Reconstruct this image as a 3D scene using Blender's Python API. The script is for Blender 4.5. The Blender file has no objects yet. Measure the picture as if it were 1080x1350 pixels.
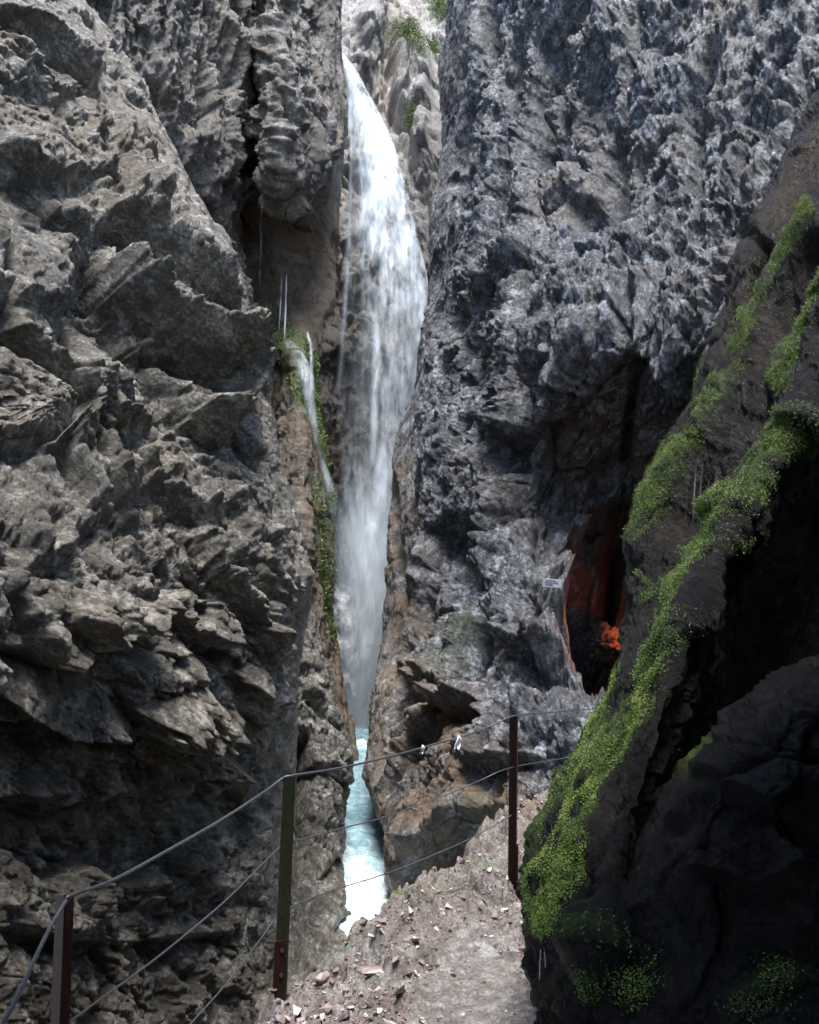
import bpy, math, random
import numpy as np
from math import radians
random.seed(7); rng = np.random.default_rng(7)
R_ = radians
C = bpy.context.scene.collection
f32 = np.float32

# ------------------------------------------------------------------ camera
PITCH = R_(11.0); F = 1123.0; EYE = 1.6
cam_d = bpy.data.cameras.new('camera'); cam = bpy.data.objects.new('camera', cam_d); C.objects.link(cam)
cam.location = (0, 0, EYE); cam.rotation_euler = (R_(90) + PITCH, 0, 0)
cam_d.sensor_fit = 'VERTICAL'; cam_d.sensor_height = 24.0; cam_d.lens = 24.0 * F / 1350.0
cam_d.clip_start = 0.05; cam_d.clip_end = 1000
bpy.context.scene.camera = cam

# ------------------------------------------------------------------ world, sun, exposure
SUN_EL, SUN_AZ = 72.0, 172.0       # azimuth measured from +Y (view direction) to the right; minus = left
world = bpy.data.worlds.new('World'); bpy.context.scene.world = world; world.use_nodes = True
wn = world.node_tree.nodes; wl = world.node_tree.links
bg = wn['Background']
sky = wn.new('ShaderNodeTexSky'); sky.sky_type = 'NISHITA'; sky.sun_disc = False
sky.sun_elevation = R_(SUN_EL); sky.sun_rotation = R_(SUN_AZ)
wl.new(sky.outputs[0], bg.inputs[0]); bg.inputs[1].default_value = 0.085
sl = bpy.data.lights.new('sun', 'SUN'); sl.energy = 1.75; sl.angle = R_(24); sl.color = (1.0, 0.96, 0.92)
so = bpy.data.objects.new('sun', sl); C.objects.link(so)
from mathutils import Vector
el, az = R_(SUN_EL), R_(SUN_AZ)
sd = Vector((math.sin(az)*math.cos(el), math.cos(az)*math.cos(el), math.sin(el)))
so.rotation_euler = sd.to_track_quat('Z', 'Y').to_euler(); so.location = (0, 0, 60)
vs = bpy.context.scene.view_settings
vs.view_transform = 'Standard'; vs.look = 'None'; vs.exposure = 2.35; vs.gamma = 1.0
cy = bpy.context.scene.cycles
cy.max_bounces = 8; cy.diffuse_bounces = 3; cy.glossy_bounces = 2; cy.transparent_max_bounces = 24; cy.volume_bounces = 2

# ------------------------------------------------------------------ geometry of the view (where a surveyed point lies)
cp, sp = math.cos(PITCH), math.sin(PITCH)
def W(px, py, Y):
    u = (px-540.0)/F; v = (675.0-py)/F; k = Y/(cp - v*sp)
    return (u*k, Y, EYE + (sp + v*cp)*k)
def Wv(px, py, Y):
    u = (px-540.0)/F; v = (675.0-py)/F; k = Y/(cp - v*sp)
    return np.stack([u*k, Y+0*k, EYE + (sp + v*cp)*k], -1)
def proj(P):
    x = P[..., 0]; y = P[..., 1]; z = P[..., 2]-EYE
    d = y*cp + z*sp; v = -y*sp + z*cp
    return 540+F*x/d, 675-F*v/d

# ------------------------------------------------------------------ numpy noise
def _h(ix, iy, iz, s):
    h = (ix.astype(np.uint32)*np.uint32(374761393) + iy.astype(np.uint32)*np.uint32(668265263)
         + iz.astype(np.uint32)*np.uint32(2246822519) + np.uint32((s*3266489917) & 0xffffffff))
    h ^= h >> np.uint32(13); h *= np.uint32(1274126177); h ^= h >> np.uint32(16); h *= np.uint32(2654435761); h ^= h >> np.uint32(15)
    return h
def _u(h, sh=0):
    return ((h >> np.uint32(sh)) & np.uint32(1023)).astype(f32)/f32(1023.0)
def vnoise(P, s=0):
    i = np.floor(P).astype(np.int32); f = (P-i).astype(f32); f = f*f*(3-2*f)
    out = 0
    for dx in (0, 1):
        wx = f[:, 0] if dx else 1-f[:, 0]
        for dy in (0, 1):
            wy = f[:, 1] if dy else 1-f[:, 1]
            for dz in (0, 1):
                wz = f[:, 2] if dz else 1-f[:, 2]
                out = out + wx*wy*wz*_u(_h(i[:, 0]+dx, i[:, 1]+dy, i[:, 2]+dz, s))
    return out*2-1
def fbm(P, oct=4, s=0, gain=.5, ridge=False):
    a = 1.0; o = 0; t = 0
    for k in range(oct):
        n = vnoise(P*(2.03**k)+17.3*k, s+k)
        if ridge: n = 1-2*np.abs(n)
        o = o+a*n; t += a; a *= gain
    return o/t
def facets(P, s=0, tilt=1.0, cheb=False):
    """broken-block noise: every cell is a tilted plane of its own; returns height, crack distance"""
    b = np.floor(P-0.5).astype(np.int32)
    d1 = np.full(len(P), 9., f32); d2 = d1.copy(); h = np.zeros(len(P), f32)
    for dx in (0, 1):
        for dy in (0, 1):
            for dz in (0, 1):
                ix, iy, iz = b[:, 0]+dx, b[:, 1]+dy, b[:, 2]+dz
                q = _h(ix, iy, iz, s); q2 = _h(ix, iy, iz, s+77)
                ex = P[:, 0]-(ix+.12+.76*_u(q)); ey = P[:, 1]-(iy+.12+.76*_u(q, 10)); ez = P[:, 2]-(iz+.12+.76*_u(q, 20))
                if cheb:
                    d = np.maximum(np.maximum(np.abs(ex+.25*ez), np.abs(ey)), np.abs(ez))+.12*(np.abs(ex)+np.abs(ez)); d = d*d
                else: d = ex*ex+ey*ey+ez*ez
                hh = (_u(q2)*2-1)*.40 + 1.25*tilt*((_u(q2, 10)*2-1)*ex+(_u(q2, 20)*2-1)*ez+(_u(q2, 5)*2-1)*ey)
                m = d < d1
                d2 = np.where(m, d1, np.minimum(d2, d)); h = np.where(m, hh, h); d1 = np.where(m, d, d1)
    return h, np.sqrt(d2)-np.sqrt(d1)
def frame(dip_x, dip_y):
    """bedding frame: rows a (along), y', n (across beds)"""
    a = np.array([math.cos(dip_x), 0, -math.sin(dip_x)]); n = np.array([math.sin(dip_x), 0, math.cos(dip_x)])
    y = np.array([0, 1., 0]); c, s = math.cos(dip_y), math.sin(dip_y)
    return np.stack([a, c*y+s*n, c*n-s*y]).astype(f32)
def blocky(P, B, scales, asp=(1, 1, 2.0), s=0, warp=.35, crack=.5, cheb=False):
    q = P@B.T; q = q*np.array(asp, f32)
    out = 0
    for k, (L, amp) in enumerate(scales):
        p = q/L
        w = np.stack([vnoise(p*1.3+9.1, s+31+k), vnoise(p*1.3+3.7, s+32+k), vnoise(p*1.3-5.5, s+33+k)], -1)*warp
        h, c = facets(p+w, s+5*k, cheb=cheb and k < 3)
        out = out + amp*(h*(.35+.65*np.clip(c*9, 0, 1)) - crack*np.exp(-c*14))
    return out

# ------------------------------------------------------------------ meshes
def grid_obj(name, P, NR, NC, mat, smooth=True, mask=None, flip=False):
    P = P.reshape(-1, 3)
    idx = np.arange(NR*NC).reshape(NR, NC)
    a, b, c, d = idx[:-1, :-1], idx[:-1, 1:], idx[1:, 1:], idx[1:, :-1]
    fc = np.stack([a, d, c, b] if not flip else [a, b, c, d], -1).reshape(-1, 4)
    return raw(name, P, fc, mat, smooth, mask)
def raw(name, P, fc, mat, smooth=True, mask=None):
    me = bpy.data.meshes.new(name); n = len(fc); k = fc.shape[1]
    me.vertices.add(len(P)); me.vertices.foreach_set('co', np.ascontiguousarray(P, f32).ravel())
    me.loops.add(n*k); me.loops.foreach_set('vertex_index', fc.astype(np.int32).ravel())
    me.polygons.add(n); me.polygons.foreach_set('loop_start', np.arange(0, n*k, k, dtype=np.int32))
    me.polygons.foreach_set('loop_total', np.full(n, k, np.int32))
    me.polygons.foreach_set('use_smooth', np.full(n, smooth))
    me.update(calc_edges=True)
    if mask is not None:
        for nm, v in mask.items():
            at = me.attributes.new(nm, 'FLOAT', 'POINT'); at.data.foreach_set('value', v.astype(f32).ravel())
    if mat: me.materials.append(mat)
    o = bpy.data.objects.new(name, me); C.objects.link(o)
    return o
def tag(o, label=None, cat=None, group=None, kind=None):
    if label: o['label'] = label
    if cat: o['category'] = cat
    if group: o['group'] = group
    if kind: o['kind'] = kind
    return o
def empty(name, loc=(0, 0, 0), rz=0):
    o = bpy.data.objects.new(name, None); o.location = loc; o.rotation_euler = (0, 0, rz); C.objects.link(o); return o

def cr(A, t):
    """Catmull-Rom along axis 0 of A at params t (0..len-1)"""
    n = len(A); i = np.clip(np.floor(t).astype(int), 0, n-2); f = (t-i)[:, None, None]
    g = lambda j: A[np.clip(j, 0, n-1)]
    p0, p1, p2, p3 = g(i-1), g(i), g(i+1), g(i+2)
    return p1+.5*f*(p2-p0+f*(2*p0-5*p1+4*p2-p3+f*(3*(p1-p2)+p3-p0)))
def surface(net, NR, NC, roww=None, colw=None):
    """net[r][c] = (px, py, Y).  Dense grid of world points, evenly spread by segment length (or weights)."""
    A = np.array([[W(*p) for p in row] for row in net])
    net0 = net
    def params(L, n):
        cum = np.concatenate([[0.], np.cumsum(L)]).astype(float); cum /= cum[-1]
        return np.interp(np.linspace(0, 1, n), cum, np.arange(len(cum)))
    net = np.array(net, float)
    Lr = np.abs(np.diff(net[:, :, 1], axis=0)).mean(1)+1 if roww is None else roww
    Lc = np.abs(np.diff(net[:, :, 0], axis=1)).mean(0)+12 if colw is None else colw
    def lin(A, t):
        i = np.clip(np.floor(t).astype(int), 0, len(A)-2); f = (t-i)[:, None, None]; return A[i]*(1-f)+A[i+1]*f
    r1, c1 = 110, 90
    G = lin(A, params(Lr, r1)); G = lin(G.transpose(1, 0, 2), params(Lc, c1)).transpose(1, 0, 2)
    G = smooth2(G, 4)
    G = cr(G, np.linspace(0, r1-1, NR)); G = cr(G.transpose(1, 0, 2), np.linspace(0, c1-1, NC)).transpose(1, 0, 2)
    return G.astype(f32)
def normals(G, toward=None):
    du = np.gradient(G, axis=1); dv = np.gradient(G, axis=0)
    n = np.cross(du, dv); n /= np.linalg.norm(n, axis=-1, keepdims=True)+1e-9
    return n
def smooth2(A, k):
    for _ in range(k):
        B = A.copy(); B[1:-1] = (A[:-2]+2*A[1:-1]+A[2:])/4; A = B
        B = A.copy(); B[:, 1:-1] = (A[:, :-2]+2*A[:, 1:-1]+A[:, 2:])/4; A = B
    return A
def pdist(px, py, poly):
    """signed distance (positive = left of travel, i.e. above a line drawn left to right) and param 0..1"""
    best = np.full(px.shape, 1e9); sg = np.ones(px.shape); tt = np.zeros(px.shape)
    n = len(poly)-1
    for i in range(n):
        (x0, y0), (x1, y1) = poly[i], poly[i+1]
        dx, dy = x1-x0, y1-y0; L2 = dx*dx+dy*dy
        t = ((px-x0)*dx+(py-y0)*dy)/L2; tc = np.clip(t, 0, 1)
        ex, ey = px-(x0+tc*dx), py-(y0+tc*dy); d = np.hypot(ex, ey)
        m = d < best-1e-6
        best = np.where(m, d, best); sg = np.where(m, np.sign(dy*ex-dx*ey), sg); tt = np.where(m, (i+tc)/n, tt)
    return best*sg, tt
def ledge(px, py, poly, out, wu=45, wl=28, under=.7):
    s, t = pdist(px, py, poly)
    tap = np.clip(np.minimum(t, 1-t)*6, 0, 1); tap = tap*tap*(3-2*tap)
    up = np.exp(-np.maximum(s, 0)/wu); dn = -under*np.exp(np.minimum(s, 0)/wl)
    k = np.clip(s/9+.5, 0, 1)
    return .85*out*tap*(up*k+dn*(1-k))
def groove(px, py, poly, depth, w=8):
    s, t = pdist(px, py, poly); tap = np.clip(np.minimum(t, 1-t)*8, 0, 1)
    return -depth*tap*np.exp(-(s/w)**2)
def blob(px, py, cx, cy, rx, ry, a, rot=0, p=1.0):
    c, s = math.cos(rot), math.sin(rot); x, y = px-cx, py-cy
    X, Y = (c*x+s*y)/rx, (-s*x+c*y)/ry
    return a*np.exp(-(X*X+Y*Y)**p)
def inpoly_soft(px, py, poly, w=15):
    """~1 inside a closed polygon, soft edge w"""
    d = np.full(px.shape, 1e9); inside = np.zeros(px.shape, bool); n = len(poly)
    for i in range(n):
        (x0, y0), (x1, y1) = poly[i], poly[(i+1) % n]
        dx, dy = x1-x0, y1-y0
        t = np.clip(((px-x0)*dx+(py-y0)*dy)/(dx*dx+dy*dy+1e-9), 0, 1)
        d = np.minimum(d, np.hypot(px-(x0+t*dx), py-(y0+t*dy)))
        c = ((y0 > py) != (y1 > py)) & (px < (x1-x0)*(py-y0)/((y1-y0) or 1e-9)+x0)
        inside ^= c
    return np.clip(np.where(inside, d, -d)/w+.5, 0, 1)

# ------------------------------------------------------------------ materials
def M(name):
    m = bpy.data.materials.new(name); m.use_nodes = True; nt = m.node_tree
    return m, nt.nodes, nt.links, nt.nodes['Principled BSDF']
def ramp(n, l, src, stops):
    r = n.new('ShaderNodeValToRGB'); e = r.color_ramp.elements
    while len(e) < len(stops): e.new(.5)
    for i, (p, c) in enumerate(stops): e[i].position = p; e[i].color = (*c, 1) if len(c) == 3 else c
    l.new(src, r.inputs[0]); return r.outputs[0]
def noise(n, l, co, scale, detail=6, rough=.6, dist=0):
    t = n.new('ShaderNodeTexNoise'); t.inputs['Scale'].default_value = scale; t.inputs['Detail'].default_value = detail
    t.inputs['Roughness'].default_value = rough; t.inputs['Distortion'].default_value = dist
    l.new(co, t.inputs['Vector']); return t.outputs[0]
def math_(n, l, op, a, b=None, clamp=False):
    t = n.new('ShaderNodeMath'); t.operation = op; t.use_clamp = clamp
    for i, x in enumerate((a, b)):
        if x is None: continue
        if isinstance(x, (int, float)): t.inputs[i].default_value = x
        else: l.new(x, t.inputs[i])
    return t.outputs[0]
def mix(n, l, fac, a, b):
    t = n.new('ShaderNodeMix'); t.data_type = 'RGBA'
    for s, x in ((t.inputs[0], fac), (t.inputs[6], a), (t.inputs[7], b)):
        if isinstance(x, (int, float)): s.default_value = x
        elif isinstance(x, tuple): s.default_value = (*x, 1)
        else: l.new(x, s)
    return t.outputs[2]
def attr(n, name):
    t = n.new('ShaderNodeAttribute'); t.attribute_name = name; return t.outputs['Fac']
def coords(n, l, rot=(0, 0, 0), scale=(1, 1, 1)):
    g = n.new('ShaderNodeNewGeometry'); mp = n.new('ShaderNodeMapping'); l.new(g.outputs['Position'], mp.inputs[0]); mp.vector_type = 'TEXTURE'
    mp.inputs['Rotation'].default_value = rot; mp.inputs['Scale'].default_value = tuple(1/x for x in scale); return mp.outputs[0]

def rock_mat(name, dark, mid, light, stain, rot, scl, rough=(.25, .7), bump=.055, fine=1.0, spec=.6):
    m, n, l, b = M(name)
    co = coords(n, l, rot, scl); pc = coords(n, l)
    big = noise(n, l, co, .55*fine, 5, .6, .4); med = noise(n, l, co, 3.2*fine, 8, .68, .3); fin = noise(n, l, pc, 22*fine, 6, .7)
    t = math_(n, l, 'ADD', math_(n, l, 'MULTIPLY', med, .55), math_(n, l, 'MULTIPLY', fin, .45))
    col = ramp(n, l, t, [(.36, dark), (.5, mid), (.63, light)])
    st = attr(n, 'stain')
    sn = math_(n, l, 'MULTIPLY', st, ramp(n, l, noise(n, l, co, 1.7, 7, .7), [(.35, (.15,)*3), (.6, (1,)*3)]), True)
    base_st = ramp(n, l, big, [(.45, (0,)*3), (.7, (.38,)*3)])
    sn = math_(n, l, 'MAXIMUM', sn, base_st)
    col = mix(n, l, sn, col, mix(n, l, fin, tuple(.45*x for x in stain), stain))
    # pale mineral veins
    vo = n.new('ShaderNodeTexVoronoi'); vo.feature = 'DISTANCE_TO_EDGE'; vo.inputs['Scale'].default_value = 1.3
    wv = n.new('ShaderNodeMix'); wv.data_type = 'VECTOR'; wv.inputs[0].default_value = .3
    nz = n.new('ShaderNodeTexNoise'); nz.inputs['Scale'].default_value = 2.0; nz.inputs['Detail'].default_value = 5
    l.new(co, nz.inputs['Vector']); l.new(co, wv.inputs[4]); l.new(nz.outputs['Color'], wv.inputs[5]); l.new(wv.outputs[1], vo.inputs['Vector'])
    vein = ramp(n, l, vo.outputs['Distance'], [(0.0, (.35,)*3), (.012, (0,)*3)])
    col = mix(n, l, math_(n, l, 'MULTIPLY', vein, ramp(n, l, big, [(.5, (0,)*3), (.6, (1,)*3)])), col, tuple(min(1, 1.5*x) for x in light))
    crk = ramp(n, l, vo.outputs['Distance'], [(0.0, (.85,)*3), (.02, (0,)*3)])
    col = mix(n, l, math_(n, l, 'MULTIPLY', crk, ramp(n, l, big, [(.44, (1,)*3), (.52, (0,)*3)])), col, tuple(.3*x for x in dark))
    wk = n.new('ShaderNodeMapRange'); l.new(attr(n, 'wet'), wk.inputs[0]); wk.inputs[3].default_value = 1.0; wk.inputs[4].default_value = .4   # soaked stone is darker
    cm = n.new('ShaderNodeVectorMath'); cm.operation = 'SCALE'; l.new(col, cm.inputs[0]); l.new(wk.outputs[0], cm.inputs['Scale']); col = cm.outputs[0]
    ms = math_(n, l, 'MULTIPLY', attr(n, 'moss'), ramp(n, l, noise(n, l, pc, 5, 6, .7), [(.4, (0,)*3), (.55, (1,)*3)]))
    mc = ramp(n, l, noise(n, l, pc, 30, 4), [(.3, (.03, .05, .012)), (.6, (.10, .16, .03)), (.75, (.2, .26, .06))])
    col = mix(n, l, ms, col, mc)
    l.new(col, b.inputs['Base Color'])
    rr = ramp(n, l, noise(n, l, co, 2.1, 5, .6), [(.35, (rough[0],)*3), (.65, (rough[1],)*3)])
    wet = attr(n, 'wet')
    rr2 = mix(n, l, math_(n, l, 'MULTIPLY', wet, .6), rr, (.27, .27, .27))
    l.new(mix(n, l, attr(n, 'puddle'), rr2, (.10, .10, .10)), b.inputs['Roughness']); b.inputs['Specular IOR Level'].default_value = spec
    # bump: creased fine relief
    h1 = noise(n, l, co, 7*fine, 10, .78, .5); 
    v2 = n.new('ShaderNodeTexVoronoi'); v2.inputs['Scale'].default_value = 9*fine; v2.feature = 'F1'; l.new(wv.outputs[1], v2.inputs['Vector'])
    h = math_(n, l, 'ADD', h1, math_(n, l, 'MULTIPLY', v2.outputs['Distance'], .35))
    h = math_(n, l, 'ADD', h, math_(n, l, 'MULTIPLY', fin, .45))
    bp = n.new('ShaderNodeBump'); bp.inputs['Strength'].default_value = 1.0; bp.inputs['Distance'].default_value = bump
    l.new(h, bp.inputs['Height']); l.new(bp.outputs[0], b.inputs['Normal'])
    return m
mat_left = rock_mat('brown_grey_limestone', (.018, .016, .012), (.10, .093, .076), (.46, .44, .385), (.19, .135, .08), (0, R_(38), 0), (1, 1, 1.7))
mat_lfar = rock_mat('stained_limestone', (.025, .021, .017), (.115, .106, .09), (.38, .365, .34), (.25, .155, .08), (0, R_(10), 0), (1, 1, .6), bump=.12, fine=.6)
mat_right = rock_mat('blue_grey_limestone', (.012, .014, .018), (.078, .087, .103), (.50, .54, .60), (.27, .19, .115), (0, R_(-68), 0), (1, 1, 1.6), rough=(.18, .5), bump=.10, fine=.8)
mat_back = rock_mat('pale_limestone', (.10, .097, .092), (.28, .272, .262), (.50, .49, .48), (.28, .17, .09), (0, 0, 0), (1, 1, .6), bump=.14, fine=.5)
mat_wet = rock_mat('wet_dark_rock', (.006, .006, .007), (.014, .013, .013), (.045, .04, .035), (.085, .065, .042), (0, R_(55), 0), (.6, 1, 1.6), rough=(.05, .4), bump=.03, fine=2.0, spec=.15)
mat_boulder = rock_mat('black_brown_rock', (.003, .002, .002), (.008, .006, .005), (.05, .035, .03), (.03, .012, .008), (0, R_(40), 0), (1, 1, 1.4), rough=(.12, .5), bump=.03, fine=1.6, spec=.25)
mat_path = rock_mat('path_rock', (.05, .042, .034), (.21, .195, .18), (.52, .51, .50), (.20, .14, .10), (0, 0, 0), (1, 1, 1), rough=(.15, .5), bump=.02, fine=2.4)

def metal(name, col, rough, met=.0, bump=.002, sc=40):
    m, n, l, b = M(name); co = coords(n, l)
    t = noise(n, l, co, sc, 6, .7)
    l.new(ramp(n, l, t, [(.35, tuple(.5*x for x in col)), (.6, col), (.75, tuple(min(1, 1.5*x) for x in col))]), b.inputs['Base Color'])
    b.inputs['Specular IOR Level'].default_value = .25; b.inputs['Roughness'].default_value = rough; b.inputs['Metallic'].default_value = met
    bp = n.new('ShaderNodeBump'); bp.inputs['Distance'].default_value = bump; l.new(t, bp.inputs['Height']); l.new(bp.outputs[0], b.inputs['Normal'])
    return m

# ------------------------------------------------------------------ cliffs
def build_cliff(name, net, NR, NC, mat, B, scales, asp, seed, feats, disp_dir=None, tail=None, sil_cols=0, extra=None, masks=None, sm=6, colw=None, warp=.35, flip=False, cheb=False, sil=None, damp_f=True):
    G = surface(net, NR, NC, colw=colw)
    px, py = proj(G)
    n = normals(smooth2(G, sm))
    cd = G-np.array([0, 0, EYE]); flipm = (n*cd).sum(-1).mean() > 0
    if flipm: n = -n
    Pf = G.reshape(-1, 3)
    h = blocky(Pf, B, scales, asp, seed, warp, cheb=cheb).reshape(NR, NC); h = h-h.mean(); h = h*np.clip(.9+.75*fbm(Pf*.45, 2, seed+300).reshape(NR, NC), .35, 1.4)
    if extra is not None: h = h+extra(Pf, px.ravel(), py.ravel()).reshape(NR, NC)
    f = 0
    if sil is not None:
        sa = np.array(sil, float); dist = np.abs(px-np.interp(py, sa[:, 0], sa[:, 1]))
        h = np.where(h > 0, h*np.clip(dist/70, .3, 1), h*np.clip(dist/30, .6, 1))
    sc = (G[..., 1]/10.0)          # features are written for 10 m distance
    J = .55
    if feats: f = feats(px+J*9*vnoise(Pf*1.1, 5).reshape(NR, NC)+J*4*vnoise(Pf*4, 6).reshape(NR, NC), py+J*9*vnoise(Pf*1.1, 8).reshape(NR, NC)+J*4*vnoise(Pf*4, 9).reshape(NR, NC))
    if sil is not None and damp_f:
        f = np.where(f > 0, f*np.clip(dist/80, .1, 1), f)
        back = np.clip(1-(G[..., 1]-np.interp(py, sa[:, 0], sa[:, 2])-.15)/.6, 0, 1); f = f*back; h = h*(.35+.65*back)
    D = n if disp_dir is None else disp_dir(n)
    P = G+D*(h+f*sc)[..., None]
    mk = {'stain': np.zeros((NR, NC)), 'moss': np.zeros((NR, NC)), 'wet': np.zeros((NR, NC))}
    if masks: mk.update(masks(px, py, Pf))
    o = grid_obj(name, P, NR, NC, mat, True, mk, flip=flipm ^ flip)
    return o, P, px, py

def lerp(tab, y):
    a = np.array(tab, float); return [float(np.interp(y, a[:, 0], a[:, k])) for k in range(1, a.shape[1])]

# ---- left near cliff
silA = [(-250, 10, 15), (-100, 60, 14.6), (0, 112, 14), (100, 190, 13.6), (200, 232, 13), (300, 297, 12.2), (400, 335, 11.6), (470, 352, 11.3), (550, 362, 11.0), (620, 374, 10.8),
        (700, 402, 10.6), (760, 422, 10.4), (830, 414, 10.4), (880, 404, 10.5), (930, 398, 10.6), (1000, 398, 10.9), (1100, 385, 10.8), (1250, 378, 10.4), (1400, 365, 10.0), (1600, 350, 9.6)]
rowsA = [-250, -120, 0, 100, 200, 300, 380, 450, 520, 580, 640, 700, 760, 830, 880, 930, 1000, 1100, 1200, 1300, 1400, 1600]
netA = []
for y in rowsA:
    s, ys = lerp(silA, y)
    lean = float(np.interp(y, [-250, 0, 300, 400, 480, 560, 640, 720, 800, 880, 940, 1020, 1150, 1600], [3.6, 2.6, 1.5, 1.0, .8, 1.05, .6, .0, -.4, -.3, .1, .45, .5, .4]))
    dl = lambda x: float(np.interp(x, [-400, -100, 100, 250], [4.6, 6.0, 7.6, 8.9]))
    xs = [-400, -100, 0, s*.25, s*.5, s*.72, s*.9]
    row = [(x, y, dl(x)*.97+lean) for x in xs[:3]]
    y0 = dl(0)*.97+lean
    for k in (.25, .5, .72, .9): row.append((s*k, y, y0+(ys-.5-y0)*k**1.1))
    row += [(s, y, ys), (s-4, y, ys+1.0), (s-25, y, ys+2.6), (s-70, y, ys+5)]
    netA.append(row)
BLOCKS = [(2.4, [(125, 285), (170, 300), (225, 355), (285, 420), (318, 450), (320, 520), (285, 590), (240, 560), (190, 450), (150, 380)]), (1.5, [(-60, 410), (50, 450), (85, 510), (85, 580), (45, 620), (-60, 610)]),
          (.9, [(65, 470), (120, 480), (150, 560), (125, 590), (90, 550)]), (1.0, [(110, 590), (180, 600), (195, 650), (150, 670), (120, 640)]), (.9, [(200, 590), (300, 620), (330, 660), (280, 690), (215, 660)]),
          (1.1, [(-40, 610), (45, 650), (80, 700), (70, 760), (-40, 740)]), (.9, [(75, 640), (130, 660), (205, 745), (150, 738), (90, 700)]), (1.5, [(25, 770), (90, 752), (128, 785), (125, 850), (70, 870), (20, 850)]),
          (1.5, [(140, 748), (205, 750), (208, 790), (175, 840), (138, 825)]), (1.1, [(218, 775), (250, 745), (305, 800), (312, 845), (270, 855), (218, 822)]), (1.5, [(258, 650), (300, 650), (395, 790), (400, 855), (360, 862), (300, 785), (262, 712)]),
          (1.0, [(285, 615), (350, 630), (420, 750), (420, 800), (398, 800), (345, 735), (300, 660)]), (1.4, [(-60, 868), (70, 872), (138, 905), (132, 945), (60, 960), (-60, 945)]), (1.7, [(155, 865), (230, 850), (298, 885), (300, 935), (240, 975), (175, 955), (150, 915)]),
          (1.0, [(312, 870), (370, 880), (398, 935), (350, 955), (318, 930)]), (.9, [(-60, 968), (60, 972), (78, 1040), (-60, 1055)]), (.9, [(90, 985), (155, 992), (195, 1040), (110, 1052)]), (.9, [(212, 990), (298, 985), (328, 1040), (235, 1055)]),
          (1.1, [(-60, 225), (40, 250), (90, 330), (100, 400), (50, 400), (-60, 370)]), (1.3, [(100, 125), (160, 150), (205, 255), (195, 300), (130, 280), (95, 200)]), (1.0, [(20, 20), (80, 60), (105, 130), (60, 140), (0, 60)]),
          (1.0, [(105, 400), (175, 460), (200, 560), (160, 565), (110, 500)]), (1.0, [(-60, 1068), (140, 1075), (145, 1180), (60, 1235), (-60, 1225)]), (.8, [(155, 1068), (365, 1068), (335, 1170), (165, 1195)]),
          (.9, [(-60, 1255), (145, 1245), (195, 1400), (-60, 1400)]), (.9, [(210, 1225), (325, 1205), (345, 1400), (235, 1400)])]
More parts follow.
